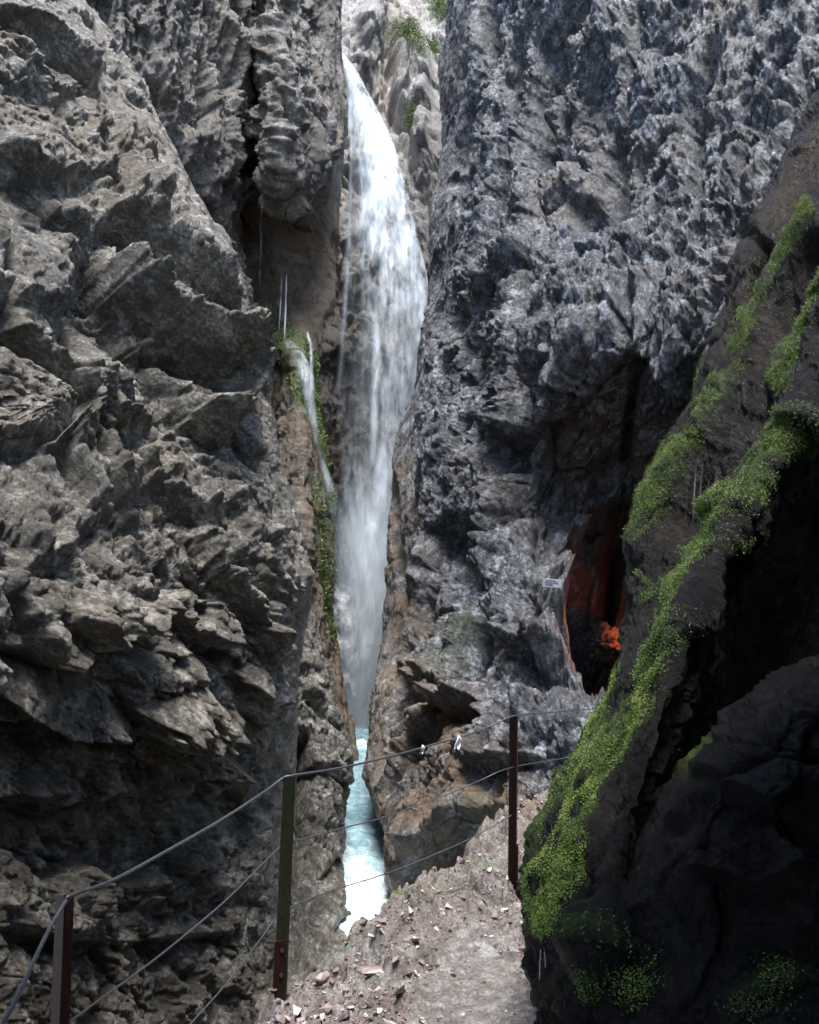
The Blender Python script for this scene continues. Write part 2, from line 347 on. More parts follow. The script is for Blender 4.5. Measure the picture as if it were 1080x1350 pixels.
def featsA(px, py):
    L = lambda poly, out, wu=45, wl=28, u=.7: ledge(px, py, poly, out, wu, wl, u)
    f = 0
    for a_, pl_ in BLOCKS:
        ys__ = [q[1] for q in pl_]; y0_, y1_ = min(ys__), max(ys__)
        f += .30*a_*inpoly_soft(px, py, pl_, 13)*(.25+.9*np.clip((py-y0_)/(y1_-y0_), 0, 1))
    f += L([(-20, 0), (20, 30), (55, 70), (90, 110), (108, 130)], .45, 35, 25)
    f += L([(85, 25), (125, 30), (170, 90), (205, 150)], .4, 40, 22)
    f += L([(-20, 195), (30, 235), (60, 290), (120, 330)], .35, 45, 30)
    f += L([(95, 120), (140, 150), (150, 215), (120, 270)], -.1, 30, 30)
    f += L([(120, 180), (150, 235), (180, 290), (215, 330)], .3, 30, 18)
    f += L([(-20, 200), (10, 240), (50, 245), (110, 255)], .3, 30, 60)
    f += L([(125, 285), (165, 305), (215, 355), (265, 410), (300, 432)], .75, 40, 70, 1.0)
    f += L([(100, 300), (150, 380), (190, 420), (240, 475), (292, 510), (305, 540)], .65, 35, 60, 1.0)
    f += L([(175, 440), (230, 470), (285, 515), (300, 560)], .35, 30, 40, .8)
    f += L([(-20, 410), (30, 440), (60, 490), (85, 540), (75, 590), (40, 622), (0, 615)], .55, 55, 25, 1.1)
    f += L([(65, 470), (100, 520), (120, 560), (150, 590)], .3, 30, 22)
    f += L([(50, 590), (65, 640), (100, 690), (135, 700)], .3, 45, 22)
    f += L([(115, 640), (150, 680), (195, 715), (215, 765)], .4, 40, 24)
    f += L([(165, 600), (190, 645), (235, 670), (280, 695)], .3, 35, 20)
    f += L([(255, 700), (290, 750), (320, 790), (360, 850)], .45, 45, 28, .9)
    f += L([(350, 700), (380, 740), (415, 800), (400, 860)], .4, 40, 30, .9)
    f += L([(300, 715), (345, 760), (380, 800)], .3, 30, 18)
    f += L([(-20, 760), (20, 800), (50, 870), (130, 880)], .45, 50, 26)
    f += L([(60, 815), (110, 850), (165, 840), (205, 800)], .55, 55, 24, 1.1)
    f += L([(200, 790), (240, 830), (290, 850), (310, 880)], .35, 40, 26)
    f += L([(-20, 900), (60, 950), (130, 960), (150, 985)], .45, 50, 40, 1.1)
    f += L([(150, 930), (200, 985), (270, 985), (300, 960), (310, 920)], .5, 60, 40, 1.1)
    f += L([(300, 880), (340, 920), (395, 930)], .3, 35, 26)
    f += L([(-20, 1040), (60, 1060), (130, 1060), (200, 1045)], .3, 40, 35)
    f += L([(220, 1000), (270, 1030), (330, 1030)], .25, 35, 30)
    f += L([(-20, 1235), (60, 1240), (160, 1245), (240, 1235), (330, 1225)], .25, 50, 22)
    f += L([(140, 1180), (220, 1170), (300, 1130)], .15, 40, 22)
    f += blob(px, py, 225, 890, 75, 55, .35) + blob(px, py, 90, 810, 55, 45, .25) + blob(px, py, 60, 900, 60, 40, .2)
    f += blob(px, py, 30, 550, 55, 70, .35) + blob(px, py, 240, 400, 50, 60, .2)
    f = f*np.interp(py, [640, 740, 1000], [1, .62, .8])
    for g in ([(8, 270), (14, 400), (10, 480)], [(100, 330), (105, 430), (92, 470)], [(75, 470), (90, 540), (120, 590)], [(255, 150), (262, 260)], [(210, 740), (205, 800)], [(290, 850), (300, 930), (330, 980)],
              [(60, 810), (62, 870)], [(210, 880), (250, 850)], [(330, 760), (370, 840)]):
        f += groove(px, py, g, .25, 5)
    return f
def extraA(P, px, py):
    B = frame(R_(40), R_(-15)); q = P@B.T
    n = q[:, 2]*1.55+.4*vnoise(P*.5, 3)+.05*vnoise(P*2.2, 4)
    k = np.floor(n); t = n-k
    a = .35+.65*_u(_h(k.astype(np.int32), k.astype(np.int32)*0, np.floor(q[:, 0]*.6+.5*k).astype(np.int32), 9))
    saw = np.where(t < .24, t/.24, 1-(t-.24)/.76)       # steep underside, long sloping top
    low = np.clip((1000-py)/150, .25, 1)
    return .08*a*(saw-.5)*low + .28*fbm(P*.45, 4, 61)
def masksA(px, py, P):
    sh = px.shape
    return {'stain': np.clip(fbm(P*.5, 3, 90).reshape(sh)*1.2, 0, .6), 'wet': np.clip((py-900)/300, 0, .5)}
BL = frame(R_(38), R_(-12))
cliffA, PA, _, _ = build_cliff('rock_wall', netA, 1050, 560, mat_left, BL, [(1.9, .24), (.8, .12), (.3, .075), (.13, .038), (.06, .016)], (1, 1, 1.35), 11, featsA, extra=extraA, masks=masksA, warp=.22, cheb=True, sil=silA)
tag(cliffA, 'near brown grey layered cliff behind the two left railing posts', None, None, 'structure')

# ---- lower rock rib left of the stream
silC = [(760, 394, 15.5), (830, 416, 15.3), (870, 430, 15.0), (900, 442, 14.8), (940, 450, 14.6), (985, 464, 14.4), (1030, 462, 14.2), (1070, 455, 14.0), (1130, 454, 13.6), (1180, 457, 12.8), (1240, 462, 11.4), (1350, 470, 10), (1500, 470, 9)]
netC = []
for y in [760, 830, 870, 900, 940, 985, 1030, 1070, 1130, 1180, 1240, 1350, 1500]:
    s, ys = lerp(silC, y)
    netC.append([(300, y, ys-.9), (345, y, ys-.7), (390 if s > 420 else s-28, y, ys-.8), ((s+395)/2 if s > 420 else s-14, y, ys-.6), (s-6, y, ys-.3), (s, y, ys+.3), (s-8, y, ys+2), (s-40, y, ys+5)])
def featsC(px, py):
    f = ledge(px, py, [(400, 900), (430, 935), (470, 965)], .3, 30, 14) + ledge(px, py, [(400, 1010), (440, 1020), (470, 1040)], .35, 40, 18)
    f += ledge(px, py, [(400, 1120), (430, 1140), (465, 1120)], .25, 35, 18) + ledge(px, py, [(410, 1195), (440, 1215), (470, 1200)], .3, 30, 18)
    f += blob(px, py, 425, 1060, 30, 50, .25) + groove(px, py, [(405, 960), (395, 1040), (398, 1120)], .6, 8)
    return f
cliffC, _, _, _ = build_cliff('rock_rib', netC, 420, 200, mat_left, frame(R_(60), 0), [(1.2, .16), (.5, .12), (.2, .06), (.09, .022)], (1, 1, 1.6), 23, featsC, cheb=True, sil=silC,
    masks=lambda px, py, P: {'wet': np.full(px.shape, .35)})
tag(cliffC, 'pale broken rock rib standing between the near left cliff and the stream', None, None, 'structure')

# ---- left far cliff (pale bulging wall above, brown dripping recess below)
silB = [(-250, 452, 24), (0, 452, 24), (60, 450, 24), (110, 457, 24), (180, 458, 24.2), (240, 452, 24.6), (280, 448, 25), (340, 444, 25.2), (400, 440, 24.5), (440, 418, 22.5), (480, 412, 22), (540, 415, 21.8), (600, 424, 21.6),
        (680, 436, 21.4), (760, 440, 21.3), (850, 442, 21.2), (900, 446, 21), (950, 462, 20.8), (1000, 470, 20.5), (1100, 470, 20)]
netB = []
for y in [-250, -120, 0, 60, 110, 180, 240, 280, 320, 370, 410, 440, 480, 540, 600, 680, 760, 850, 950, 1000, 1100]:
    s, ys = lerp(silB, y)
    rec = float(np.interp(y, [-250, 200, 260, 310, 400, 440, 600, 1100], [0, -1.0, -.6, .8, .5, -.5, -.7, -1.0]))
    bulge = float(np.interp(y, [-250, 0, 150, 230, 280, 340], [-.5, -1.2, -2.0, -2.2, -.8, 0]))
    row = [(60, y, 16+rec*.2), (150, y, 17.2+rec*.2), (230, y, 18.4+rec*.4), (300, y, 19.8+rec*.6), (340, y, 21.4+rec*.9), (365, y, (21.8 if y > 250 else 21.0)+rec+bulge*.8), (395 if s > 430 else s-20, y, ys-1.4+rec+bulge), ((395+s)/2 if s > 430 else s-8, y, ys-.7+rec*.5+bulge*.6), (s, y, ys),
           (s-3, y, ys+1.4), (s-20, y, ys+4), (s-60, y, ys+8)]
    netB.append(row)
def featsB(px, py):
    f = groove(px, py, [(345, 180), (348, 260), (335, 330), (338, 420)], .5, 12)
    f += groove(px, py, [(262, 60), (265, 130), (270, 160)], .35, 7)
    f += groove(px, py, [(200, 90), (215, 150), (240, 230), (290, 320)], .4, 10)
    f += ledge(px, py, [(340, 270), (375, 268), (400, 225), (430, 190), (452, 175)], .45, 60, 26, 1.0)
    f += blob(px, py, 380, 300, 22, 22, -.9) + blob(px, py, 410, 260, 30, 30, -.3)
    f += groove(px, py, [(300, 0), (330, 80), (345, 160)], .25, 10)
    f += ledge(px, py, [(330, 340), (350, 370), (365, 430), (375, 500)], .2, 18, 14)
    return f
def extraB(P, px, py):
    v = fbm(P*np.array([2.2, 2.2, .45], f32), 5, 41, ridge=True)
    return .42*v + .12*fbm(P*3.5, 3, 47, ridge=True) + .5*fbm(P*.35, 4, 44)
def masksB(px, py, P):
    sh = px.shape
    nz = fbm(P*1.1, 4, 50).reshape(sh)
    st = np.clip((py-220)/70, 0, 1)*np.clip((px-310+nz*40)/30, 0, 1)
    moss = inpoly_soft(px, py, [(365, 430), (400, 440), (440, 560), (440, 700), (425, 640), (405, 560), (380, 500)], 14)
    moss = np.maximum(moss, .7*inpoly_soft(px, py, [(320, 350), (345, 355), (350, 420), (330, 400)], 12))
    moss = np.maximum(moss, .6*inpoly_soft(px, py, [(405, 620), (440, 640), (452, 860), (425, 840), (410, 740)], 14))
    return {'stain': st, 'moss': moss, 'wet': np.clip((py-230)/80, 0, .4)*np.clip((px-300)/40, 0, 1)}
BB = build_cliff('rock_wall', netB, 760, 420, mat_lfar, frame(R_(75), 0), [(2.0, .35), (.8, .17), (.34, .08), (.15, .03)], (.55, 1, 1.2), 37, featsB, extra=extraB, masks=masksB, sil=silB, warp=.5)
cliffB = BB[0]
tag(cliffB, 'tall pale cliff with a brown dripping recess, left of the big waterfall', None, None, 'structure')

# ---- back wall behind the fall
netD = []
for y in [-300, -150, 0, 60, 130, 200, 300, 400, 500, 600, 700, 800, 900, 1000, 1100]:
    o = float(np.interp(y, [-300, 0, 130, 250, 400, 600, 1000], [16, 8.5, 4.0, 1.4, .6, 0, -1]))
    netD.append([(340, y, 29+o), (400, y, 30+o), (450, y, 31+o), (500, y, 31.5+o*1.3), (540, y, 31+o*1.5), (580, y, 30.5+o*1.5), (640, y, 29+o), (720, y, 28+o)])
def featsD(px, py):
    f = blob(px, py, 548, 100, 24, 50, .45, R_(-20)) + ledge(px, py, [(508, 60), (515, 130), (540, 165), (585, 160)], .22, 40, 20)
    f += groove(px, py, [(500, 20), (510, 90), (520, 150), (560, 210)], .22, 7) + groove(px, py, [(588, 60), (565, 60), (520, 20)], .15, 6)
    f += groove(px, py, [(470, 100), (520, 180), (560, 260), (575, 330)], .15, 10)
    f += blob(px, py, 560, 195, 26, 35, .5) + blob(px, py, 470, 40, 30, 60, .5)
    return f
def masksD(px, py, P):
    m = np.maximum.reduce([blob(px, py, 527, 72, 10, 28, 1.2, R_(-25)), blob(px, py, 550, 100, 14, 22, 1.2, R_(-40)), blob(px, py, 575, 76, 14, 12, 1.4), blob(px, py, 546, 174, 11, 14, 1.3), blob(px, py, 583, 12, 18, 14, 1.3), blob(px, py, 516, 5, 10, 14, .7)])
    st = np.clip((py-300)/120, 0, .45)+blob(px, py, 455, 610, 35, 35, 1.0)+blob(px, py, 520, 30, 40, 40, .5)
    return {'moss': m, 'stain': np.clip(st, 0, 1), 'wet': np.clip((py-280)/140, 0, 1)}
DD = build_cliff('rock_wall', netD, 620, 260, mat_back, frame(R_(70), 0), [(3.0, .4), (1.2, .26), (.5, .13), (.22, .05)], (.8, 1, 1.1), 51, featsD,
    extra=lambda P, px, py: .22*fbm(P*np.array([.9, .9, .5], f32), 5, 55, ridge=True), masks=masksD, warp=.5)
cliffD = DD[0]
tag(cliffD, 'pale back cliff with yellow green moss patches, behind and above the big waterfall', None, None, 'structure')

# ---- right big cliff
silE = [(-250, 596, 26), (-100, 594, 25.5), (0, 588, 25), (100, 580, 24.6), (190, 584, 24.2), (250, 572, 23.6), (290, 564, 23.2), (350, 568, 22.8), (400, 564, 22.4), (450, 556, 22), (500, 548, 21.4), (550, 530, 21), (600, 521, 20.6), (650, 514, 20.2), (700, 512, 19.8),
        (780, 512, 19.2), (830, 510, 18.8), (870, 496, 18), (910, 490, 17.4), (950, 488, 17), (980, 482, 16.6), (1010, 480, 16.2), (1040, 478, 15.4), (1062, 496, 14.8), (1100, 512, 13.6), (1160, 502, 13), (1195, 526, 12.4), (1230, 545, 12), (1300, 560, 11.6), (1450, 600, 11)]
rowsE = [-250, -100, 0, 100, 190, 290, 350, 400, 450, 500, 550, 600, 650, 700, 780, 830, 870, 910, 950, 980, 1010, 1040, 1062, 1100, 1160, 1195, 1230, 1300, 1450]
gx = [620, 700, 780, 850, 930, 1010, 1120, 1300]
depE = {-250: [22, 20.5, 19.5, 18.5, 17, 16, 15, 13], 0: [21.4, 19.8, 18.4, 17.2, 16, 15, 13.6, 11.6], 200: [20.6, 19, 17.2, 15.8, 14.6, 13.6, 12.2, 10.4], 300: [20, 18.0, 16, 14.9, 13.8, 12.8, 11.4, 10], 400: [19.2, 16.4, 14.8, 13.9, 13.2, 12.3, 11, 9.6],
        470: [18.8, 15.4, 13.9, 13.3, 13, 12.3, 11, 9.4], 550: [18.2, 15.5, 15.2, 15.0, 14.4, 13.2, 11.6, 9.4], 650: [17.2, 15.6, 16, 15.8, 14.9, 13.6, 11.8, 9.4], 720: [16.4, 14.9, 15.8, 15.6, 14.8, 13.4, 11.6, 9.2], 770: [15.8, 14.0, 14.4, 14.8, 14.2, 13, 11.4, 9.2], 850: [14.8, 13.0, 12.6, 12.4, 12, 11.4, 10.4, 9],
        950: [13.4, 11.6, 11.2, 11, 10.8, 10.4, 9.8, 8.6], 1000: [12.8, 11.3, 10.6, 10.4, 10.2, 10, 9.4, 8.4], 1100: [11.8, 10.8, 10.2, 10, 9.8, 9.6, 9, 8], 1450: [10.6, 10.2, 9.8, 9.6, 9.4, 9.2, 8.8, 8]}
kd = sorted(depE); dd = np.array([depE[k] for k in kd])
netE = []
for y in rowsE:
    s, ys = lerp(silE, y)
    dv = [float(np.interp(y, kd, dd[:, j])) for j in range(8)]
    row = [(s+50, y, ys+9), (s+20, y, ys+4.5), (s+3, y, ys+1.6), (s, y, ys)]
    mid = (s+gx[0])/2; w = .45*ys+.55*dv[0]
    row += [(s+(gx[0]-s)*.25, y, ys*.7+.3*dv[0]), (mid, y, w)]
    row += [(gx[j], y, dv[j]) for j in range(8)]
    netE.append(row)
def featsE(px, py):
    L = lambda poly, out, wu=45, wl=28, u=.7: ledge(px, py, poly, out, wu, wl, u)
    G_ = lambda poly, d, w=8: groove(px, py, poly, d, w)
    f = G_([(650, -50), (640, 60), (620, 130), (606, 230), (600, 260)], .55, 9)
    f += G_([(780, -20), (730, 60), (712, 150), (712, 300), (706, 420), (690, 500)], .7, 11)
    f += G_([(850, -20), (830, 80), (812, 170), (806, 260), (806, 300)], .65, 11)
    f += G_([(745, 40), (740, 120), (735, 230)], .3, 10) + G_([(690, 40), (680, 150), (660, 280), (640, 360)], .3, 10)
    f += blob(px, py, 800, 200, 22, 50, -.9) + blob(px, py, 785, 285, 28, 22, -.7) + blob(px, py, 780, 130, 30, 60, -.3)
    f += G_([(960, 60), (920, 130), (905, 240), (870, 330), (868, 430)], .4, 10) + G_([(1060, 60), (1000, 160), (975, 260), (940, 340)], .35, 12)
    # protruding block with its undercut
    f += L([(690, 600), (700, 570), (770, 520), (820, 480), (850, 470), (890, 520), (930, 540)], .25, 60, 120, .3)
    f += blob(px, py, 760, 420, 80, 110, .35)
    f += G_([(838, 370), (840, 480), (830, 560), (826, 640)], .35, 7)
    f += G_([(700, 330), (690, 480), (690, 560), (680, 660), (640, 740)], .9, 12)
    # cave niches
    f += blob(px, py, 668, 600, 16, 18, -.8) + blob(px, py, 612, 710, 20, 18, -.8) + blob(px, py, 618, 760, 18, 45, -.7) + blob(px, py, 700, 810, 16, 28, -.9)
    f += L([(540, 860), (560, 780), (580, 700), (620, 690), (640, 720)], .3, 40, 30, .8)
    f += G_([(650, 700), (632, 780), (640, 830), (620, 900), (610, 930)], .7, 10)
    f += L([(560, 840), (600, 800), (640, 840)], -.15, 30, 30) + G_([(520, 610), (530, 720), (545, 820)], .2, 8)
    f += L([(660, 860), (690, 850), (720, 870), (760, 870)], .3, 35, 30)
    f += L([(500, 1060), (540, 1000), (580, 960), (625, 930)], .35, 40, 25) + L([(510, 1190), (560, 1150), (620, 1110), (680, 1060)], .5, 60, 30, 1.3)
    f += L([(580, 935), (610, 945), (640, 935), (660, 960)], .45, 30, 25, 1.0) + G_([(620, 900), (600, 920), (540, 950), (515, 1010)], .4, 8)
    f += L([(520, 870), (545, 900), (600, 905)], .25, 35, 22) + G_([(500, 1040), (520, 990), (560, 900), (570, 850)], .35, 9)
    f += L([(640, 1030), (680, 1010), (740, 990), (800, 960)], .25, 40, 30)
    f += blob(px, py, 600, 600, 40, 60, .3) + blob(px, py, 665, 740, 28, 60, .35) + blob(px, py, 590, 480, 30, 60, .25)
    f += blob(px, py, 640, 1000, 40, 45, .35) + blob(px, py, 540, 1110, 35, 50, .3)
    # tunnel mouth
    wx = 26*vnoise(np.stack([px*.022, py*.022, 0*px], -1).reshape(-1, 3).astype(f32), 881).reshape(px.shape)+11*vnoise(np.stack([px*.07, py*.07, 0*px], -1).reshape(-1, 3).astype(f32), 882).reshape(px.shape)
    f += -2.6*inpoly_soft(px+wx, py+wx*.8, [(762, 740), (790, 705), (840, 700), (880, 760), (880, 930), (815, 900), (785, 880), (768, 820)], 64)*(1+0*px)
    return f
def extraE(P, px, py):
    B = frame(R_(-72), R_(20)); q = P@B.T
    w = q+.25*np.stack([vnoise(P*1.2, 71), vnoise(P*1.2, 72), vnoise(P*1.2, 73)], -1)
    v = fbm(w*np.array([.5, 1.6, 2.2], f32), 5, 74, ridge=True)
    n2 = fbm(P*np.array([4.5, 4.5, 3.2], f32), 4, 78, ridge=True)
    sm_ = 1-.75*inpoly_soft(px, py, [(700, 590), (780, 530), (830, 500), (940, 540), (960, 700), (840, 700), (760, 720), (700, 690)], 40)
    return (.30*v + .07*n2)*sm_ + .5*fbm(P*.35, 3, 79)
def masksE(px, py, P):
    sh = px.shape; nz = fbm(P*1.0, 4, 150).reshape(sh)
    st = inpoly_soft(px, py, [(505, 560), (560, 640), (560, 860), (640, 930), (700, 1000), (720, 1120), (500, 1230), (450, 1100), (440, 900), (500, 860)], 60)*(.9+.6*nz)
    st = np.maximum(st, .55*inpoly_soft(px, py, [(700, 560), (780, 520), (900, 560), (900, 720), (700, 720)], 50))
    moss = blob(px, py, 600, 880, 11, 45, .5, R_(20)) + blob(px, py, 615, 825, 12, 18, .6) + blob(px, py, 800, 377, 14, 5, .8) + blob(px, py, 660, 1090, 20, 25, .4)
    return {'stain': np.clip(st, 0, 1), 'moss': np.clip(moss, 0, 1), 'wet': np.clip(.25+nz*.5-.25*(py > 850), 0, .6)}
BR = frame(R_(-60), R_(25))
cliffE, PE, pxE, pyE = build_cliff('rock_wall', netE, 1050, 640, mat_right, BR, [(2.0, .34), (.85, .20), (.36, .10), (.16, .05), (.075, .02)], (.6, 1.1, 1.5), 67, featsE, extra=extraE, masks=masksE, sil=silE, warp=.5,
    colw=[10, 15, 20, 40, 60, 60, 90, 90, 80, 90, 90, 60, 60])
tag(cliffE, 'huge blue grey folded cliff right of the waterfall, with the tunnel mouth at its foot', None, None, 'structure')

# ------------------------------------------------------------------ path and rock bank
EDGE = [(-1.25, 2.0), (-1.2, 3.6), (-.95, 4.35), (-.72, 4.95), (-.45, 6.0), (-.05, 6.9), (.25, 7.5), (.62, 8.2), (1.1, 9.0), (1.8, 10.0), (2.4, 11.0), (3.0, 12.2)]
def path_z(x, y):
    base = np.interp(y, [0, 2, 4.5, 6.5, 8, 10.5, 14], [-.35, -.2, 0, .1, .22, .72, 1.5])
    bank = np.interp(y, [6.5, 8.2, 10, 12], [0, .12, .12, 0])
    return base+bank*np.clip((x-.3*(y-7))/1.2, 0, 1)*0
xs = np.linspace(-3.6, 6.5, 900); ys_ = np.concatenate([np.linspace(-1, 2.4, 60), np.linspace(2.42, 8.5, 640), np.linspace(8.52, 14, 260)])
X, Yg = np.meshgrid(xs, ys_)
s, t = pdist(X, -Yg, [(x, -y) for x, y in EDGE])      # y flipped: travel away from viewer; left side = chasm
Pp = np.stack([X, Yg, 0*X], -1).reshape(-1, 3).astype(f32)
wob = .12*fbm(Pp*1.6, 3, 200).reshape(X.shape)+.05*vnoise(Pp*7, 203).reshape(X.shape)
d = s+wob                                             # >0 = outside the edge (left)
z = path_z(X, Yg)
z = z-.18*np.clip(1-(-d)/.7, 0, 1)**2*(d < 0)-.18*(d >= 0)
z = z-np.where(d > 0, 1.0*np.clip(d, 0, .25)+3.2*np.clip(d-.25, 0, 1.6), 0)
hb = blocky(Pp, np.eye(3, dtype=f32), [(.5, .09), (.22, .06), (.1, .032)], (1, 1, 1), 210, .5).reshape(X.shape)
centre = np.interp(Yg, [2, 4.4, 5.0, 5.6, 6.4], [.1, .28, .34, .46, .7])
flat = np.clip(1-np.abs(X-centre-.1*vnoise(Pp*1.3, 9).reshape(X.shape))/np.interp(Yg, [4, 5.6], [.40, .24]), 0, 1)**.4*np.clip((6.0-Yg)/.6, 0, 1)
z = z+hb*(1.2-1.12*flat)+.03*fbm(Pp*2.5, 3, 220).reshape(X.shape)-.02*flat
bankm = np.clip((Yg-7.0)/1.2, 0, 1)
z = z+bankm*(.09*blocky(Pp, np.eye(3, dtype=f32), [(1.1, 1.0), (.45, .5)], (1, 1, 1), 240, .5).reshape(X.shape))
Gp = np.stack([X, Yg, z], -1)
mossP = blob(X, Yg, -.15, 6.75, .35, .22, .8)+blob(X, Yg, .55, 7.3, .25, .2, .6)+blob(X, Yg, -.45, 6.0, .12, .4, .5)
path = grid_obj('path', Gp, X.shape[0], X.shape[1], mat_path, True, {'stain': np.clip((1-flat)*.75+.35*fbm(Pp*2, 3, 230).reshape(X.shape), 0, 1), 'moss': np.clip(mossP, 0, 1)*.8, 'wet': .25+.1*flat, 'puddle': np.clip(flat*1.2*(vnoise(Pp*4, 19).reshape(X.shape)*.8+.6), 0, 1)}, flip=False)
tag(path, 'stony footpath climbing to the right beside the railing', None, None, 'structure')
# make sure it faces up
if path.data.polygons[5000].normal.z < 0: path.data.flip_normals()
def ground_z(x, y):
    j = int(np.argmin(abs(ys_-y))); i = int(np.argmin(abs(xs-x))); return float(z[j, i])

# gorge ground far below, wide
m_g, n, l, b = M('gorge_floor_rock'); co = coords(n, l)
l.new(ramp(n, l, noise(n, l, co, .4, 8, .7), [(.3, (.08, .075, .07)), (.7, (.22, .21, .2))]), b.inputs['Base Color'])
g = raw('ground', np.array([[-250, -250, -4.2], [250, -250, -4.2], [250, 250, -4.2], [-250, 250, -4.2]]), np.array([[0, 1, 2, 3]]), m_g, False)
tag(g, 'rocky ground at the bottom of the gorge', None, None, 'structure')

# ------------------------------------------------------------------ unseen rock behind and over the viewer, added to block sky light
m_b, n, l, b = M('sky_blocking_rock'); co = coords(n, l)
l.new(ramp(n, l, noise(n, l, co, .8, 8, .7), [(.3, (.03, .028, .026)), (.7, (.12, .11, .10))]), b.inputs['Base Color']); b.inputs['Roughness'].default_value = .8
def rough_sheet(name, fn, NR, NC, amp, mat, seed):
    u, v = np.meshgrid(np.linspace(0, 1, NC), np.linspace(0, 1, NR)); G = fn(u, v).astype(f32); n_ = normals(G)
    Pf = G.reshape(-1, 3); h = amp*fbm(Pf*.5, 5, seed).reshape(NR, NC)
    return grid_obj(name, G+n_*h[..., None], NR, NC, mat, True)
o = rough_sheet('rock_wall', lambda u, v: np.stack([-9+17*u, -7-2.5*np.sin(u*math.pi), -4.5+26*v], -1), 80, 60, 1.6, m_b, 301)  # added wall: shuts out open sky from behind, leaving mostly top light
tag(o, 'unseen rock wall behind the viewpoint, added to block frontal sky light', None, None, 'structure')
def roof_fn(u, v):
    a = R_(-75)+R_(215)*v; y = 1.95+.3*np.clip((1.9-a)/.5, 0, 1)*np.clip((a-.2)/.6, 0, 1)-7.5*u; r = 2.3+.5*np.sin(a*2+y)
    return np.stack([.55+1.25*r*np.cos(a), y, 1.1+1.5*r*np.sin(a)], -1)
o = rough_sheet('shading_roof', roof_fn, 90, 70, .5, m_b, 305)  # added out of view to keep the right foreground rock dark
tag(o, 'unseen rock roof over the viewpoint, added to keep light off the right foreground', None, None, 'structure')

# ------------------------------------------------------------------ mossy overhanging rock, right foreground
gtab = [(-200, 1290, 5.2, 1420, 4.0), (0, 1165, 5.1, 1290, 4.0), (130, 1085, 5.0, 1215, 3.9), (300, 988, 4.9, 1150, 3.8), (400, 952, 4.85, 1115, 3.7), (480, 927, 4.8, 1085, 3.6), (580, 901, 4.75, 1040, 3.5), (640, 874, 4.7, 1000, 3.45),
        (690, 851, 4.65, 968, 3.4), (760, 829, 4.6, 940, 3.3), (830, 822, 4.5, 905, 3.2), (900, 820, 4.35, 885, 3.1), (960, 810, 4.1, 862, 3.0), (1050, 770, 3.7, 835, 2.85), (1100, 732, 3.5, 820, 2.75), (1135, 702, 3.3, 812, 2.7),
        (1170, 700, 3.2, 806, 2.65), (1200, 716, 3.1, 803, 2.6), (1260, 708, 3.0, 795, 2.55), (1350, 710, 2.8, 785, 2.5), (1500, 700, 2.6, 770, 2.4), (1650, 700, 2.5, 760, 2.3)]
netG = []
for y, sx, sY, rx, rY in gtab:
    cavd = float(np.interp(y, [-200, 400, 900, 1050, 1650], [1.6, 2.0, 2.2, 1.5, 1.2]))
    netG.append([(sx+60, y, sY+2.4), (sx+24, y, sY+1.1), (sx+2, y, sY+.25), (sx, y, sY), (sx+.33*(rx-sx), y, sY-.28*(sY-rY)), (sx+.7*(rx-sx), y, sY-.65*(sY-rY)), (rx, y, rY),
                 (rx+14, y, rY+.12), (rx+45, y, rY+.9), (rx+110, y, rY+cavd), (rx+220, y, rY+cavd*1.05), (rx+380, y, rY+cavd*.6), (rx+620, y, rY*.8), (rx+900, y, rY*.55)])
MB1 = [(1085, 290), (1040, 345), (1000, 405), (968, 490), (935, 560), (905, 605), (868, 660), (838, 712)]
MB2 = [(1120, 330), (1080, 405), (1052, 455), (1030, 510)]
MB3 = [(1055, 560), (1005, 615), (990, 650), (962, 685), (930, 740), (908, 790), (892, 850), (870, 900), (846, 955), (812, 1015), (790, 1060), (770, 1110), (750, 1170), (745, 1240)]
MB4 = [(850, 890), (830, 940), (805, 1000), (775, 1050), (742, 1120), (728, 1180), (735, 1230)]
MB5 = [(990, 690), (960, 720), (925, 745)]
def mossG(px, py):
    out = 0
    for poly, w, a in ((MB1, 15, 1.25), (MB2, 20, 1.25), (MB3, 15, 1.2), (MB4, 17, 1.1), (MB5, 10, .7), ([(835, 700), (832, 745), (850, 770), (835, 790)], 6, .8), ([(948, 470), (925, 500), (905, 545)], 4, .7),
                       ([(1080, 180), (1020, 290), (975, 380), (950, 440)], 9, .45)):
        s, t = pdist(px, py, poly); out = np.maximum(out, a*np.exp(-(s/(.8*w))**2))
    for c in ((800, 1240, 18, 30, .8), (790, 1310, 22, 40, .8), (860, 1270, 30, 25, .6), (868, 1160, 14, 40, .45), (1030, 1270, 40, 18, .6), (880, 1080, 15, 20, .5), (845, 1330, 20, 30, .6)):
        out = np.maximum(out, blob(px, py, *c))
    return out
def featsG(px, py):
    f = 0
    for poly, a, w in ((MB1, .10, 24), (MB2, .09, 24), (MB3, .07, 20), (MB4, .06, 22)):
        s, t = pdist(px, py, poly); f = f+a*2*np.exp(-(s/w)**2)
    for poly, d, w in (([(1120, 190), (1050, 290), (1000, 360), (955, 450), (930, 520)], .25, 9), ([(985, 300), (1010, 330), (960, 420), (925, 500), (915, 545)], .3, 8), ([(1130, 330), (1080, 340), (1020, 440), (990, 520), (960, 590), (900, 660), (850, 740)], .4, 17),
                      ([(1010, 560), (960, 620), (910, 690), (870, 760), (850, 850)], .4, 24), ([(730, 1090), (725, 1140), (700, 1160)], .1, 8), ([(765, 1120), (775, 1200), (765, 1260)], .2, 12)):
        f = f+groove(px, py, poly, d, w)
    f = f+blob(px, py, 1000, 1120, 70, 50, .5)+blob(px, py, 960, 1180, 30, 40, .4)+blob(px, py, 800, 1240, 40, 50, .35)+blob(px, py, 870, 1290, 40, 50, .4)
    return f
